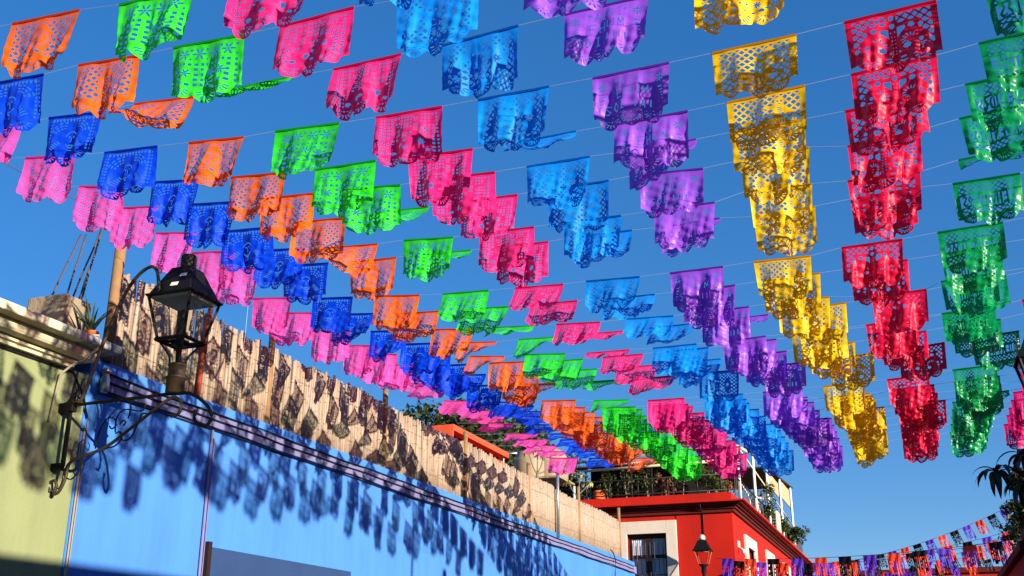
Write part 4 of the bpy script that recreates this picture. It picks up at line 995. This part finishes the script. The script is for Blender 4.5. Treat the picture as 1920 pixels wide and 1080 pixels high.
# white surround, proud of the wall
part(MB().box(wx0 - .33, wx0, YF - .07, YF + .1, 0.6, 4.44).box(wx1, wx1 + .33, YF - .07, YF + .1, 0.6, 4.44).box(wx0, wx1, YF - .07, YF + .1, wz1, 4.44), 'window_surround', M['white_trim'], rbld, 0.01)
for (a, b, z0, z1) in sidew:
    a2, b2 = a + .45, b - .45
    part(MB().box(XC - .1, XC + .07, a, a2, z0 - .2, z1).box(XC - .1, XC + .07, b2, b, z0 - .2, z1).box(XC - .1, XC + .07, a2, b2, z1 - .35, z1), 'window_surround', M['white_trim'], rbld, 0.01)
    w = part(MB().box(XC - .30, XC - .28, a2, b2, z0, z1 - .35), 'side_window', M['glass'], rbld)
    part(MB().box(XC - .278, XC - .22, a2, a2 + .08, z0, z1 - .35).box(XC - .278, XC - .22, b2 - .08, b2, z0, z1 - .35).box(XC - .278, XC - .22, (a2 + b2) / 2 - .05, (a2 + b2) / 2 + .05, z0, z1 - .35), 'frame', M['wood_dark'], w).location = (0, 0, 0)
    g = MB()
    for i in range(9):
        yy = a2 + (b2 - a2) * i / 8
        g.tube([(XC + .22, yy, z0 - .05), (XC + .22, yy, z0 + .75)], .012, 4)
    g.tube([(XC + .22, a2, z0 + .75), (XC + .22, b2, z0 + .75)], .018, 4).tube([(XC, a2, z0 + .75), (XC + .22, a2, z0 + .75)], .015, 4).tube([(XC, b2, z0 + .75), (XC + .22, b2, z0 + .75)], .015, 4).box(XC + .071, XC + .24, a2, b2, z0 - .08, z0 - .04)
    part(g, 'balcony_rail', M['rail'], rbld)
# joint line and render edge on the front
part(MB().box(-6.78, -6.765, YF - .012, YF, 1.0, 4.62), 'render_joint', M['trim_shade_red'], rbld)
part(MB().tube([(-5.96, YF - .36, 4.83), (-5.97, YF - .2, 4.72), (-5.95, YF - .02, 4.60), (-5.95, YF - .02, 3.86)], .018, 6), 'lamp_cable', M['black_cable'], rbld)
# sloping awning edge low on the front corner
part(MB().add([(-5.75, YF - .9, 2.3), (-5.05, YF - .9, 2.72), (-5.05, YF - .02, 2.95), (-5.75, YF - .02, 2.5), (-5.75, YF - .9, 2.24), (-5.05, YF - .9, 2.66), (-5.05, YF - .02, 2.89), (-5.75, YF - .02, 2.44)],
              [(0, 1, 2, 3), (7, 6, 5, 4), (0, 4, 5, 1), (1, 5, 6, 2), (2, 6, 7, 3), (3, 7, 4, 0)]), 'awning', M['trim_shade_red'], rbld)

# terrace railing
rl = thing('terrace_railing', 'black metal railing round the red terrace', 'railing', base=(-8, YF + .15, 5.2))
part(MB().tube([(-13, YF + .12, 5.74), (XC - .05, YF + .12, 5.78)], .026, 6), 'top_rail', M['rail'], rl)
part(MB().tube([(-13, YF + .12, 5.30), (XC - .05, YF + .12, 5.30)], .018, 5), 'bottom_rail', M['rail'], rl)
for k in range(9):
    x = -12.6 + k * 0.93
    part(MB().tube([(x, YF + .12, 5.2), (x, YF + .12, 5.76)], .02, 6), 'post', M['rail'], rl)
for z in (5.42, 5.58):
    part(MB().tube([(-13, YF + .12, z), (XC - .05, YF + .12, z + .01)], .009, 4), 'mid_rail', M['rail'], rl)
g = MB().tube([(XC - .08, YF + 1.5, 5.95), (XC - .08, 55, 5.95)], .03, 6).tube([(XC - .08, YF + 1.5, 5.05), (XC - .08, 55, 5.05)], .02, 5)
part(g, 'side_rail', M['rail'], rl)
for k in range(60):
    y = YF + 1.5 + k * .34
    part(MB().tube([(XC - .08, y, 4.98), (XC - .08, y, 5.95)], .012, 4), 'baluster', M['rail'], rl)
o = MB().tube([(-10, YF + .2, 5.0), (-9.95, YF + .2, 5.1)], .01, 4)

# canopy over the front of the terrace
cp = thing('terrace_canopy', 'dark sloping canopy with cream beams over the terrace', 'canopy', base=(-8, YF + 1, 4.98))
part(MB().tube([(-9.75, YF + .3, 6.16), (-5.35, YF + .3, 6.22)], .045, 6), 'front_beam', M['cream_metal'], cp)
part(MB().tube([(-9.75, YF + .3, 6.16), (-8.3, YF + 3.4, 6.95)], .04, 6), 'side_beam', M['cream_metal'], cp)
part(MB().add([(-11.2, YF + .55, 6.36), (-5.3, YF + .35, 6.32), (-5.3, YF + 6, 7.4), (-11.2, YF + 6, 7.3), (-11.2, YF + .55, 6.32), (-5.3, YF + .35, 6.27), (-5.3, YF + 6, 7.35), (-11.2, YF + 6, 7.25)],
              [(0, 1, 2, 3), (7, 6, 5, 4), (0, 4, 5, 1), (1, 5, 6, 2), (2, 6, 7, 3), (3, 7, 4, 0)]), 'roof_sheet', M['canopy'], cp)
for x in (-9.7, -8.2, -7.55, -6.9, -5.4):
    part(MB().tube([(x, YF + .32, 4.98), (x, YF + .32, 6.2)], .03, 6), 'post', M['rail'], cp)
part(MB().box(-9.9, -5.5, YF + 1.6, YF + 1.75, 4.98, 6.5), 'back_wall', M['dark_int'], cp)  # coloured near black, since the canopy itself casts no shade here
part(MB().tube([(-10.9, YF + .5, 6.42), (-5.6, YF + .5, 6.72)], .03, 5), 'roof_pole', M['tan_panel'], cp)

# taller pergola along the street side
pg = thing('street_pergola', 'white pergola posts with tan roof panels above the side street', 'pergola', base=(XC, 45, 4.98))
for (y, zt) in ((35.6, 7.1), (39.3, 7.5), (43.0, 7.6), (47.2, 8.0), (51.4, 8.15)):
    part(MB().tube([(XC - .1, y, 4.98), (XC - .1, y, zt)], .055, 8), 'post', M['white_metal'], pg)
part(MB().tube([(XC - .1, 35.6, 7.1), (XC - .1, 39.3, 7.5), (XC - .1, 43, 7.6)], .045, 6).tube([(XC - .1, 36, 7.1), (XC - .1, 51.4, 6.4)], .03, 6), 'side_beam', M['cream_metal'], pg)
part(MB().add([(XC - .02, 42.6, 7.62), (XC - .02, 52.0, 8.25), (XC - 3.2, 52.0, 8.35), (XC - 3.2, 42.6, 7.72), (XC - .02, 42.6, 7.56), (XC - .02, 52.0, 8.19), (XC - 3.2, 52.0, 8.29), (XC - 3.2, 42.6, 7.66)],
              [(0, 1, 2, 3), (7, 6, 5, 4), (0, 4, 5, 1), (1, 5, 6, 2), (2, 6, 7, 3), (3, 7, 4, 0)]), 'roof', M['canopy'], pg)
for (y0, y1, z0, z1) in ((43.2, 46.9, 7.05, 7.62), (47.5, 51.1, 7.2, 7.95)):
    part(MB().box(XC - .16, XC - .12, y0, y1, z0, z1), 'panel', M['tan_panel'], pg)
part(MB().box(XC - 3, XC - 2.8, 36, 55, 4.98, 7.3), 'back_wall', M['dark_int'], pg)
part(MB().tube([(XC - .1, 40.2, 5.4), (XC - .3, 41.0, 6.2), (XC - .3, 43.5, 6.5)], .04, 6).tube([(XC - .1, 38.6, 5.0), (XC - .3, 38.9, 6.0), (XC - .5, 38.5, 6.4)], .03, 6), 'brace', M['white_metal'], pg)

# air conditioner
ac = thing('air_conditioner', 'cream air conditioner unit behind the side balcony rail', 'air conditioner', base=(XC, 43.9, 4.98))
part(MB().box(XC - .35, XC + .12, 43.4, 44.6, 5.15, 6.05), 'case', M['ac'], ac, 0.02)
gr = MB()
for i in range(6): gr.box(XC - .3, XC + .08, 43.385, 43.399, 5.26 + i * .12, 5.30 + i * .12)
for i in range(5): gr.box(XC - .28 + i * .085, XC - .262 + i * .085, 43.37, 43.384, 5.24, 5.95)
part(gr, 'grille', M['rail'], ac)

# security camera on the side wall
cmra = thing('security_camera', 'small white security camera by the corner of the red wall', 'camera', base=(XC, 33.7, 3.5))
part(MB().box(XC, XC + .06, 33.62, 33.78, 3.62, 3.82), 'mount', M['white_metal'], cmra, 0.01)
part(MB().tube([(XC + .03, 33.7, 3.62), (XC + .12, 33.66, 3.56), (XC + .22, 33.5, 3.48)], [.03, .045, .05], 8), 'barrel', M['white_metal'], cmra)

# small street lantern in front of the red wall
sl = thing('street_lantern', 'small black street lantern with pale bulb cap before red wall', 'lantern', base=(-5.97, 32.2, GZ))
sx, sy = -5.87, 32.2
part(MB().lathe([(0.05, 3.72), (0.09, 3.73), (0.095, 3.80), (0.06, 3.86), (0.01, 3.88)], 10, sx, sy), 'cap', M['white_trim'], sl)
part(MB().frustum(3.40, .26, 3.43, .27, sx, sy).frustum(3.431, .24, 3.70, .12, sx, sy).frustum(3.701, .09, 3.72, .08, sx, sy), 'roof', M['iron'], sl)
for a, b in ((-1, -1), (1, -1), (1, 1), (-1, 1)):
    part(MB().tube([(sx + a * .12, sy + b * .12, 3.03), (sx + a * .22, sy + b * .22, 3.41)], .014, 4), 'glazing_bar', M['rust_pipe'], sl)
for (ax, s_) in ((0, 1), (0, -1), (1, 1), (1, -1)):
    vs = []
    for w, z in ((-.12, 3.04), (.12, 3.04), (.21, 3.40), (-.21, 3.40)):
        d = .122 + (z - 3.04) / .36 * .095
        vs.append((sx + w, sy + s_ * d, z) if ax == 0 else (sx + s_ * d, sy + w, z))
    part(MB().add(vs, [(0, 1, 2, 3)]), 'glass_pane', M['pane'], sl)
part(MB().lathe([(.16, 3.38), (.16, 3.395), (.05, 3.396)], 12, sx, sy), 'lamp_plate', M['white_trim'], sl)
part(MB().lathe([(.05, GZ), (.05, 1.0), (.07, 1.01), (.07, 2.1), (.09, 2.12), (.06, 2.3), (.05, 2.75), (.08, 2.8), (.07, 2.95), (.14, 3.0), (.15, 3.03), (.04, 3.04)], 12, sx, sy), 'post', M['iron'], sl)

# ------------------------------------------------------------------ foliage
def leaves(cx, cy, cz, rx, ry, rz, n, size, rg, shell=0.55, lump=5, asp=0.5):
    """leaf-sized quads through a lumpy crown"""
    lumps = [(rg.uniform(-.62, .62), rg.uniform(-.62, .62), rg.uniform(-.6, .62), rg.uniform(.34, .6)) for _ in range(lump)]
    vs = []; fs = []
    for i in range(n):
        lx, ly, lz, lr = rg.choice(lumps)
        d = Vector((rg.gauss(0, 1), rg.gauss(0, 1), rg.gauss(0, 1))).normalized() * lr * (shell + (1.08 - shell) * rg.random() ** .6)
        p = Vector((cx + (lx + d.x) * rx, cy + (ly + d.y) * ry, cz + (lz + d.z) * rz))
        a = (d * .6 + Vector((rg.gauss(0, .6), rg.gauss(0, .6), rg.gauss(0, .6) - .2))).normalized()
        b = a.orthogonal().normalized(); c_ = a.cross(b)
        q = rg.uniform(0, 6.28); b, c_ = b * math.cos(q) + c_ * math.sin(q), c_ * math.cos(q) - b * math.sin(q)
        s_ = size * rg.uniform(.6, 1.3)
        m = len(vs)
        vs += [p - b * s_, p + c_ * s_ * asp + a * s_ * .12, p + b * s_, p - c_ * s_ * asp + a * s_ * .12]
        fs.append((m, m + 1, m + 2, m + 3))
    return vs, fs

def tree(name, lab, x, y, z0, zc, rx, ry, rz, n, size, m, seed, grp='trees behind the wall'):
    rg = random.Random(seed)
    t = thing(name, lab, 'tree', grp, base=(x, y, z0))
    pts = [(x, y, z0), (x + rg.uniform(-.1, .1), y, z0 + (zc - z0) * .5), (x + rg.uniform(-.2, .2), y, zc + rz * .3)]
    part(MB().tube(pts, [.16, .12, .05], 8), 'trunk', M['bark'], t)
    mb = MB()
    for k in range(7):
        a = rg.uniform(0, 6.28); h = zc + rg.uniform(-.5, .2) * rz
        mb.tube([(x, y, h - .4 * rz), (x + rx * .4 * math.cos(a), y + ry * .4 * math.sin(a), h), (x + rx * .8 * math.cos(a), y + ry * .8 * math.sin(a), h + rz * .4)], [.05, .03, .012], 5)
    part(mb, 'limbs', M['bark'], t)
    vs, fs = leaves(x, y, zc, rx, ry, rz, n, size, rg, lump=20)
    part(MB().add(vs, fs), 'crown', m, t)
    return t

tree('tree', 'dense dark green tree behind the red roof beam, left crown', -13.6, 31.5, GZ, 6.3, 1.9, 1.6, 1.85, 9000, .12, M['leaf_dark'], 3)
tree('tree', 'dense dark green tree behind the pink flags, centre crown', -13.4, 34.6, GZ, 6.9, 1.7, 1.6, 2.0, 9000, .12, M['leaf_dark'], 4)
tree('tree', 'dark green tree rising behind the beige water tanks', -13.2, 37.8, GZ, 6.5, 1.9, 1.6, 2.0, 8000, .12, M['leaf_dark'], 5)
tree('tree', 'small dark bush top just over the bamboo screen', -13.8, 27.2, GZ, 5.55, .55, .55, .6, 900, .1, M['leaf_dark'], 6)
tree('tree', 'dark tree behind the terrace, right of the water tanks', -13.0, 42.0, GZ, 7.2, 1.6, 1.6, 1.6, 3000, .11, M['leaf_dark'], 8)

def potted(lab, x, y, z, h, w, n, size, m, seed, pot=True, pc='terracotta', grp='terrace plants'):
    rg = random.Random(seed)
    t = thing('potted_plant', lab, 'plant', grp, base=(x, y, z))
    if pot:
        part(MB().lathe([(.11, z), (.15, z + .2), (.165, z + .205), (.165, z + .235), (.13, z + .236)], 12, x, y), 'pot', M[pc], t)
    zz = z + (.2 if pot else 0)
    mb = MB()
    for k in range(5):
        a = rg.uniform(0, 6.28); s_ = rg.uniform(.3, .9)
        mb.tube([(x, y, zz - .02), (x + w * .3 * s_ * math.cos(a), y + w * .3 * s_ * math.sin(a), zz + h * .5), (x + w * .7 * s_ * math.cos(a), y + w * .5 * s_ * math.sin(a), zz + h * .95)], [.016, .012, .006], 4)
    part(mb, 'stem', M['bark'], t)
    vs, fs = leaves(x, y, zz + h * .6, w, w * .7, h * .5, n, size, rg, .3, 7, .45)
    part(MB().add(vs, fs), 'foliage', m, t)
    return t
TZ = 4.985
yy = YF + .62
potted('leafy terrace plant beside the orange barrel', -9.05, yy, TZ, .85, .38, 300, .06, M['leaf_mid'], 11)
potted('tall thin terrace plant left of centre behind the railing', -8.45, yy, TZ, 1.05, .42, 320, .06, M['leaf_mid'], 12)
potted('broad terrace bush behind the railing, centre', -7.75, yy, TZ, .95, .5, 420, .06, M['leaf_mid'], 13)
potted('reddish terrace plant behind the railing', -7.15, yy, TZ, .7, .42, 280, .06, M['leaf_warm'], 14)
potted('dark terrace bush under the bright green flags', -6.65, yy, TZ, 1.0, .45, 380, .06, M['leaf_mid'], 15)
potted('large warm-lit bush at the street corner of the terrace', -5.85, yy, TZ, 1.02, .62, 900, .075, M['leaf_mid'], 16)
potted('low terrace plant behind the bush at the corner', -5.5, yy + .9, TZ, .6, .4, 260, .06, M['leaf_warm'], 17)
potted('trailing plant on the side balcony beside the air conditioner', XC - .05, 45.6, TZ + .1, .9, .5, 420, .08, M['leaf_mid'], 18)
potted('dark overhanging plant at the far end of the side balcony', XC + .1, 48.6, TZ + .05, .8, .7, 800, .085, M['leaf_dark'], 19)
potted('bushy plant on the side balcony under the pergola', XC - .1, 41.2, TZ + .1, 1.2, .5, 420, .08, M['leaf_mid'], 20)
potted('hanging plant under the pergola roof', XC - .15, 42.3, 6.3, .6, .4, 220, .07, M['leaf_mid'], 22, False)
br = thing('terracotta_barrel', 'tall orange terracotta jar on the terrace behind the railing', 'jar', base=(-9.35, yy, TZ))
part(MB().lathe([(.16, TZ), (.2, TZ + .15), (.21, TZ + .38), (.19, TZ + .52), (.2, TZ + .56), (.17, TZ + .57)], 16, -9.35, yy), 'body', M['terracotta'], br)
part(MB().lathe([(.203, TZ + .50), (.215, TZ + .52), (.203, TZ + .54)], 16, -9.35, yy), 'rim', M['terracotta'], br)

# ------------------------------------------------------------------ things on the blue building's roof
sh = thing('roof_shed', 'orange red flat roof beam above the bamboo screen', 'shed', base=(-9.6, 22, 2.2))
part(MB().box(-10.4, -9.0, 20.9, 24.3, 4.93, 5.06), 'roof_slab', M['shed_red'], sh, 0.01)
part(MB().box(-10.3, -9.02, 20.92, 24.3, 4.62, 4.78), 'lower_beam', M['shed_red'], sh, 0.01)
part(MB().box(-10.4, -9.002, 20.85, 20.92, 4.5, 4.93), 'front_fascia', M['shed_red'], sh)
part(MB().box(-10.2, -9.22, 20.92, 24.2, 2.2, 4.93), 'body', M['dark_int'], sh)  # dark colour paints the shade in the gap between slab and beam

def tank(lab, x, y, z, r_, h, seed):
    t = thing('water_tank', lab, 'tank', 'rooftop water tanks', base=(x, y, z))
    part(MB().lathe([(r_ * .96, z), (r_, z + .05), (r_, z + h * .55), (r_ * .93, z + h * .74), (r_ * .74, z + h * .9), (r_ * .45, z + h * .985), (r_ * .2, z + h)], 28, x, y), 'body', M['tank'], t)
    part(MB().lathe([(r_ * .22, z + h * .99), (r_ * .22, z + h * 1.03), (r_ * .1, z + h * 1.05)], 14, x, y), 'lid', M['tank'], t)
    return t
tank('beige round water tank, left one behind the bamboo screen', -8.75, 25.15, 4.52, .42, .74, 1)
tank('beige round water tank, taller right one behind the bamboo screen', -8.35, 25.5, 4.52, .46, .82, 2)
st = thing('tank_stand', 'white steel stand under the water tanks', 'stand', base=(-8.5, 25.3, 2.2))
part(MB().box(-9.25, -7.86, 24.7, 26.0, 4.47, 4.515), 'deck', M['concrete'], st)
for x in (-9.2, -8.5, -7.88):
    for y in (24.65, 26.0):
        part(MB().tube([(x, y, 2.2), (x, y, 4.45)], .03, 6), 'leg', M['white_metal'], st)
part(MB().tube([(-9.25, 24.6, 4.5), (-9.25, 24.6, 5.12), (-8.9, 24.6, 5.1)], .02, 6), 'pipe', M['white_metal'], st)
def plume(lab, x, y, z0, z1, specs, m, leaf_l, leaf_w, seed, droop=.6, name='frangipani_plant', nl=10, grp='frangipani plants'):
    """bare forked branches ending in whorls of long leaves"""
    rg = random.Random(seed)
    t = thing(name, lab, 'plant', grp, base=(x, y, z0))
    st_ = MB(); st_.tube([(x, y, z0), (x + .02, y, (z0 + z1) / 2), (x, y, z1)], [.04, .034, .026], 6)
    for (dx, dy, dz, r_) in specs:
        st_.tube(smooth_line([(x, y, z1 - .02), (x + dx * .5, y + dy * .5, z1 + dz * .35), (x + dx, y + dy, z1 + dz)], 4), .016 * r_, 5)
    part(st_, 'branches', M['bark'], t)
    for (dx, dy, dz, r_) in specs:
        c0 = Vector((x + dx, y + dy, z1 + dz))
        for k in range(nl):
            a = 2 * math.pi * k / nl + rg.uniform(-.25, .25); el = rg.uniform(-.5, .75); L_ = leaf_l * rg.uniform(.75, 1.15); W_ = leaf_w * rg.uniform(.8, 1.15)
            h = Vector((math.cos(a), math.sin(a), 0)); side = Vector((-math.sin(a), math.cos(a), 0))
            vs = []; fs = []; n_ = 7
            p = c0.copy(); e = el
            for i in range(n_ + 1):
                s_ = i / n_
                w = W_ * math.sin(math.pi * min(1, (.06 + .94 * s_)) ** .8) ** .9 + .002
                if i == n_: w = .001
                fold = Vector((0, 0, w * .22))
                vs += [p - side * w + fold, p, p + side * w + fold]
                p = p + (h * math.cos(e) + Vector((0, 0, math.sin(e)))) * (L_ / n_); e -= droop / n_ * 2
            for i in range(n_):
                fs += [(3 * i, 3 * i + 1, 3 * i + 4, 3 * i + 3), (3 * i + 1, 3 * i + 2, 3 * i + 5, 3 * i + 4)]
            part(MB().add(vs, fs, True), 'leaf', m, t)
    return t
plume('yellow-leaved frangipani in front of the water tanks', -7.7, 22.6, 2.2, 4.2, [(.15, .1, .45, 1), (-.2, 0, .5, 1), (.3, .3, .2, 1), (-.05, .2, .62, 1)], M['leaf_yellow'], .22, .045, 31, .9)
plume('sparse yellow frangipani with thin branches near the steel pole', -7.4, 24.6, 2.2, 4.0, [(.3, .1, .3, .8), (-.25, .2, .35, .8), (.05, .2, .5, .8)], M['leaf_yellow'], .2, .035, 32, 1.0, nl=6)
# dark long-leaved branch at the right edge
plume('dark long-leaved frangipani branch at right edge', 1.49, 12.2, GZ, 1.68, [(-.62, .0, .30, 1.2), (-.38, -.3, .12, 1.2), (-.30, .3, .50, 1.1), (-.1, -.1, .4, 1.2), (.2, .2, .5, 1), (-.2, 0, .15, 1)], M['leaf_long'], .36, .036, 33, 1.1, nl=13)
for k, (x, y, z) in enumerate(((2.5, 20.5, 2.84), (2.45, 24.4, 2.84), (2.5, 28.5, 2.66), (2.6, 31.5, 2.66))):
    potted(['shaded bush on the right roof nearest the frangipani', 'shaded bush on the right roof, second back', 'dark bush on the taller far right roof', 'dark bush at the far end of the right roof'][k], x, y, z, 1.0, .5, 700, .08, M['leaf_dark'], 40 + k, grp='plants on the right roof')

# ------------------------------------------------------------------ far bunting down the street
def bunting_mesh(seed):
    """one sheet cut into a fringe: a solid header with ragged strips joined by a few bridges"""
    rg = random.Random(seed)
    w, h, nx, ny = .31, .6, 13, 13
    keep = [[False] * ny for _ in range(nx)]
    for i in range(nx):
        L_ = int(ny * rg.uniform(.72, 1.0))
        for j in range(ny):
            keep[i][j] = j < 3 or (i % 2 == 0 and j < L_) or (i % 2 == 1 and j < min(L_, ny - 2) and rg.random() < .5)
    sway = [rg.uniform(-.03, .03) for _ in range(nx + 1)]
    vid = {}; vs = []; fs = []
    def v(i, j):
        if (i, j) not in vid:
            vid[(i, j)] = len(vs)
            vs.append((-w / 2 + w * i / nx, sway[i] * (j / ny) ** 1.5 + .012 * math.sin(i * .9 + j * .5), -h * j / ny))
        return vid[(i, j)]
    for i in range(nx):
        for j in range(ny):
            if keep[i][j] and (i % 2 == 0 or j < 3 or (keep[i - 1][j] and keep[i + 1][j])):
                fs.append((v(i, j), v(i + 1, j), v(i + 1, j + 1), v(i, j + 1)))
    return vs, fs
BM = {}
for c in ('far_o', 'far_k', 'far_v'):
    BM[c] = []
    for s_ in range(3):
        vs, fs = bunting_mesh(50 + s_)
        BM[c].append(MB().add(vs, fs).mesh('bunting_flag', FILM[c]))
CN = {'far_o': 'orange', 'far_k': 'black', 'far_v': 'purple'}
brg = random.Random(5)
seq = ['far_o', 'far_k', 'far_v']
# (y, z at left end, z at right end, x range, sag)
for si, (Yb, xl, xr, zl, zr, sag, nf) in enumerate([(44, -4.7, 3.4, 3.9, 5.85, .9, 18), (46, -4.8, 3.9, 3.5, 5.3, 1.0, 18), (29, -4.95, 2.1, 2.86, 3.05, .3, 12), (48.5, -4.8, 4.2, 4.0, 5.2, 1.0, 17), (31, -4.95, 2.15, 3.0, 3.3, .6, 12), (51, -4.8, 4.4, 4.2, 5.0, .9, 14), (40.5, -4.9, 3.2, 3.75, 4.6, .6, 13)]):
    P = lambda t: (xl + (xr - xl) * t, Yb, zl + (zr - zl) * t - sag * 4 * t * (1 - t) * .5)
    o = MB().tube([P(k / 24) for k in range(25)], .006, 4).build('bunting_string', M['black_cable']); tag(o, 'dark string of the %s line of far bunting' % ORD[si], 'string', 'far bunting strings')
    for k in range(nf):
        t = (k + .5) / nf
        c = seq[(k + si) % 3]
        q = P(t); q2 = P(min(1, t + .02))
        o = bpy.data.objects.new('bunting_flag', brg.choice(BM[c])); link(o)
        o.location = (q[0], q[1], q[2] + EYE); o.rotation_euler = (brg.uniform(-.15, .15), -math.atan2(q2[2] - q[2], q2[0] - q[0]), brg.uniform(-.2, .2))
        tag(o, 'small fringed %s bunting flag, %s from left on the %s far line' % (CN[c], ORD[k], ORD[si]), 'bunting flag', 'far fringed bunting')

# shaded mass at the end of the street
eb = thing('end_building', 'dark low building closing the far end of the street', 'building', base=(6, 70, GZ))
part(MB().box(-4, 14, 70, 76, GZ, 5.6), 'wall', M['right_red'], eb)
part(MB().box(-4.2, 14.2, 69.8, 76, 5.6, 5.9), 'coping', M['trim_shade_red'], eb)

for o in bpy.data.objects:
    if '_off' in o: del o['_off']
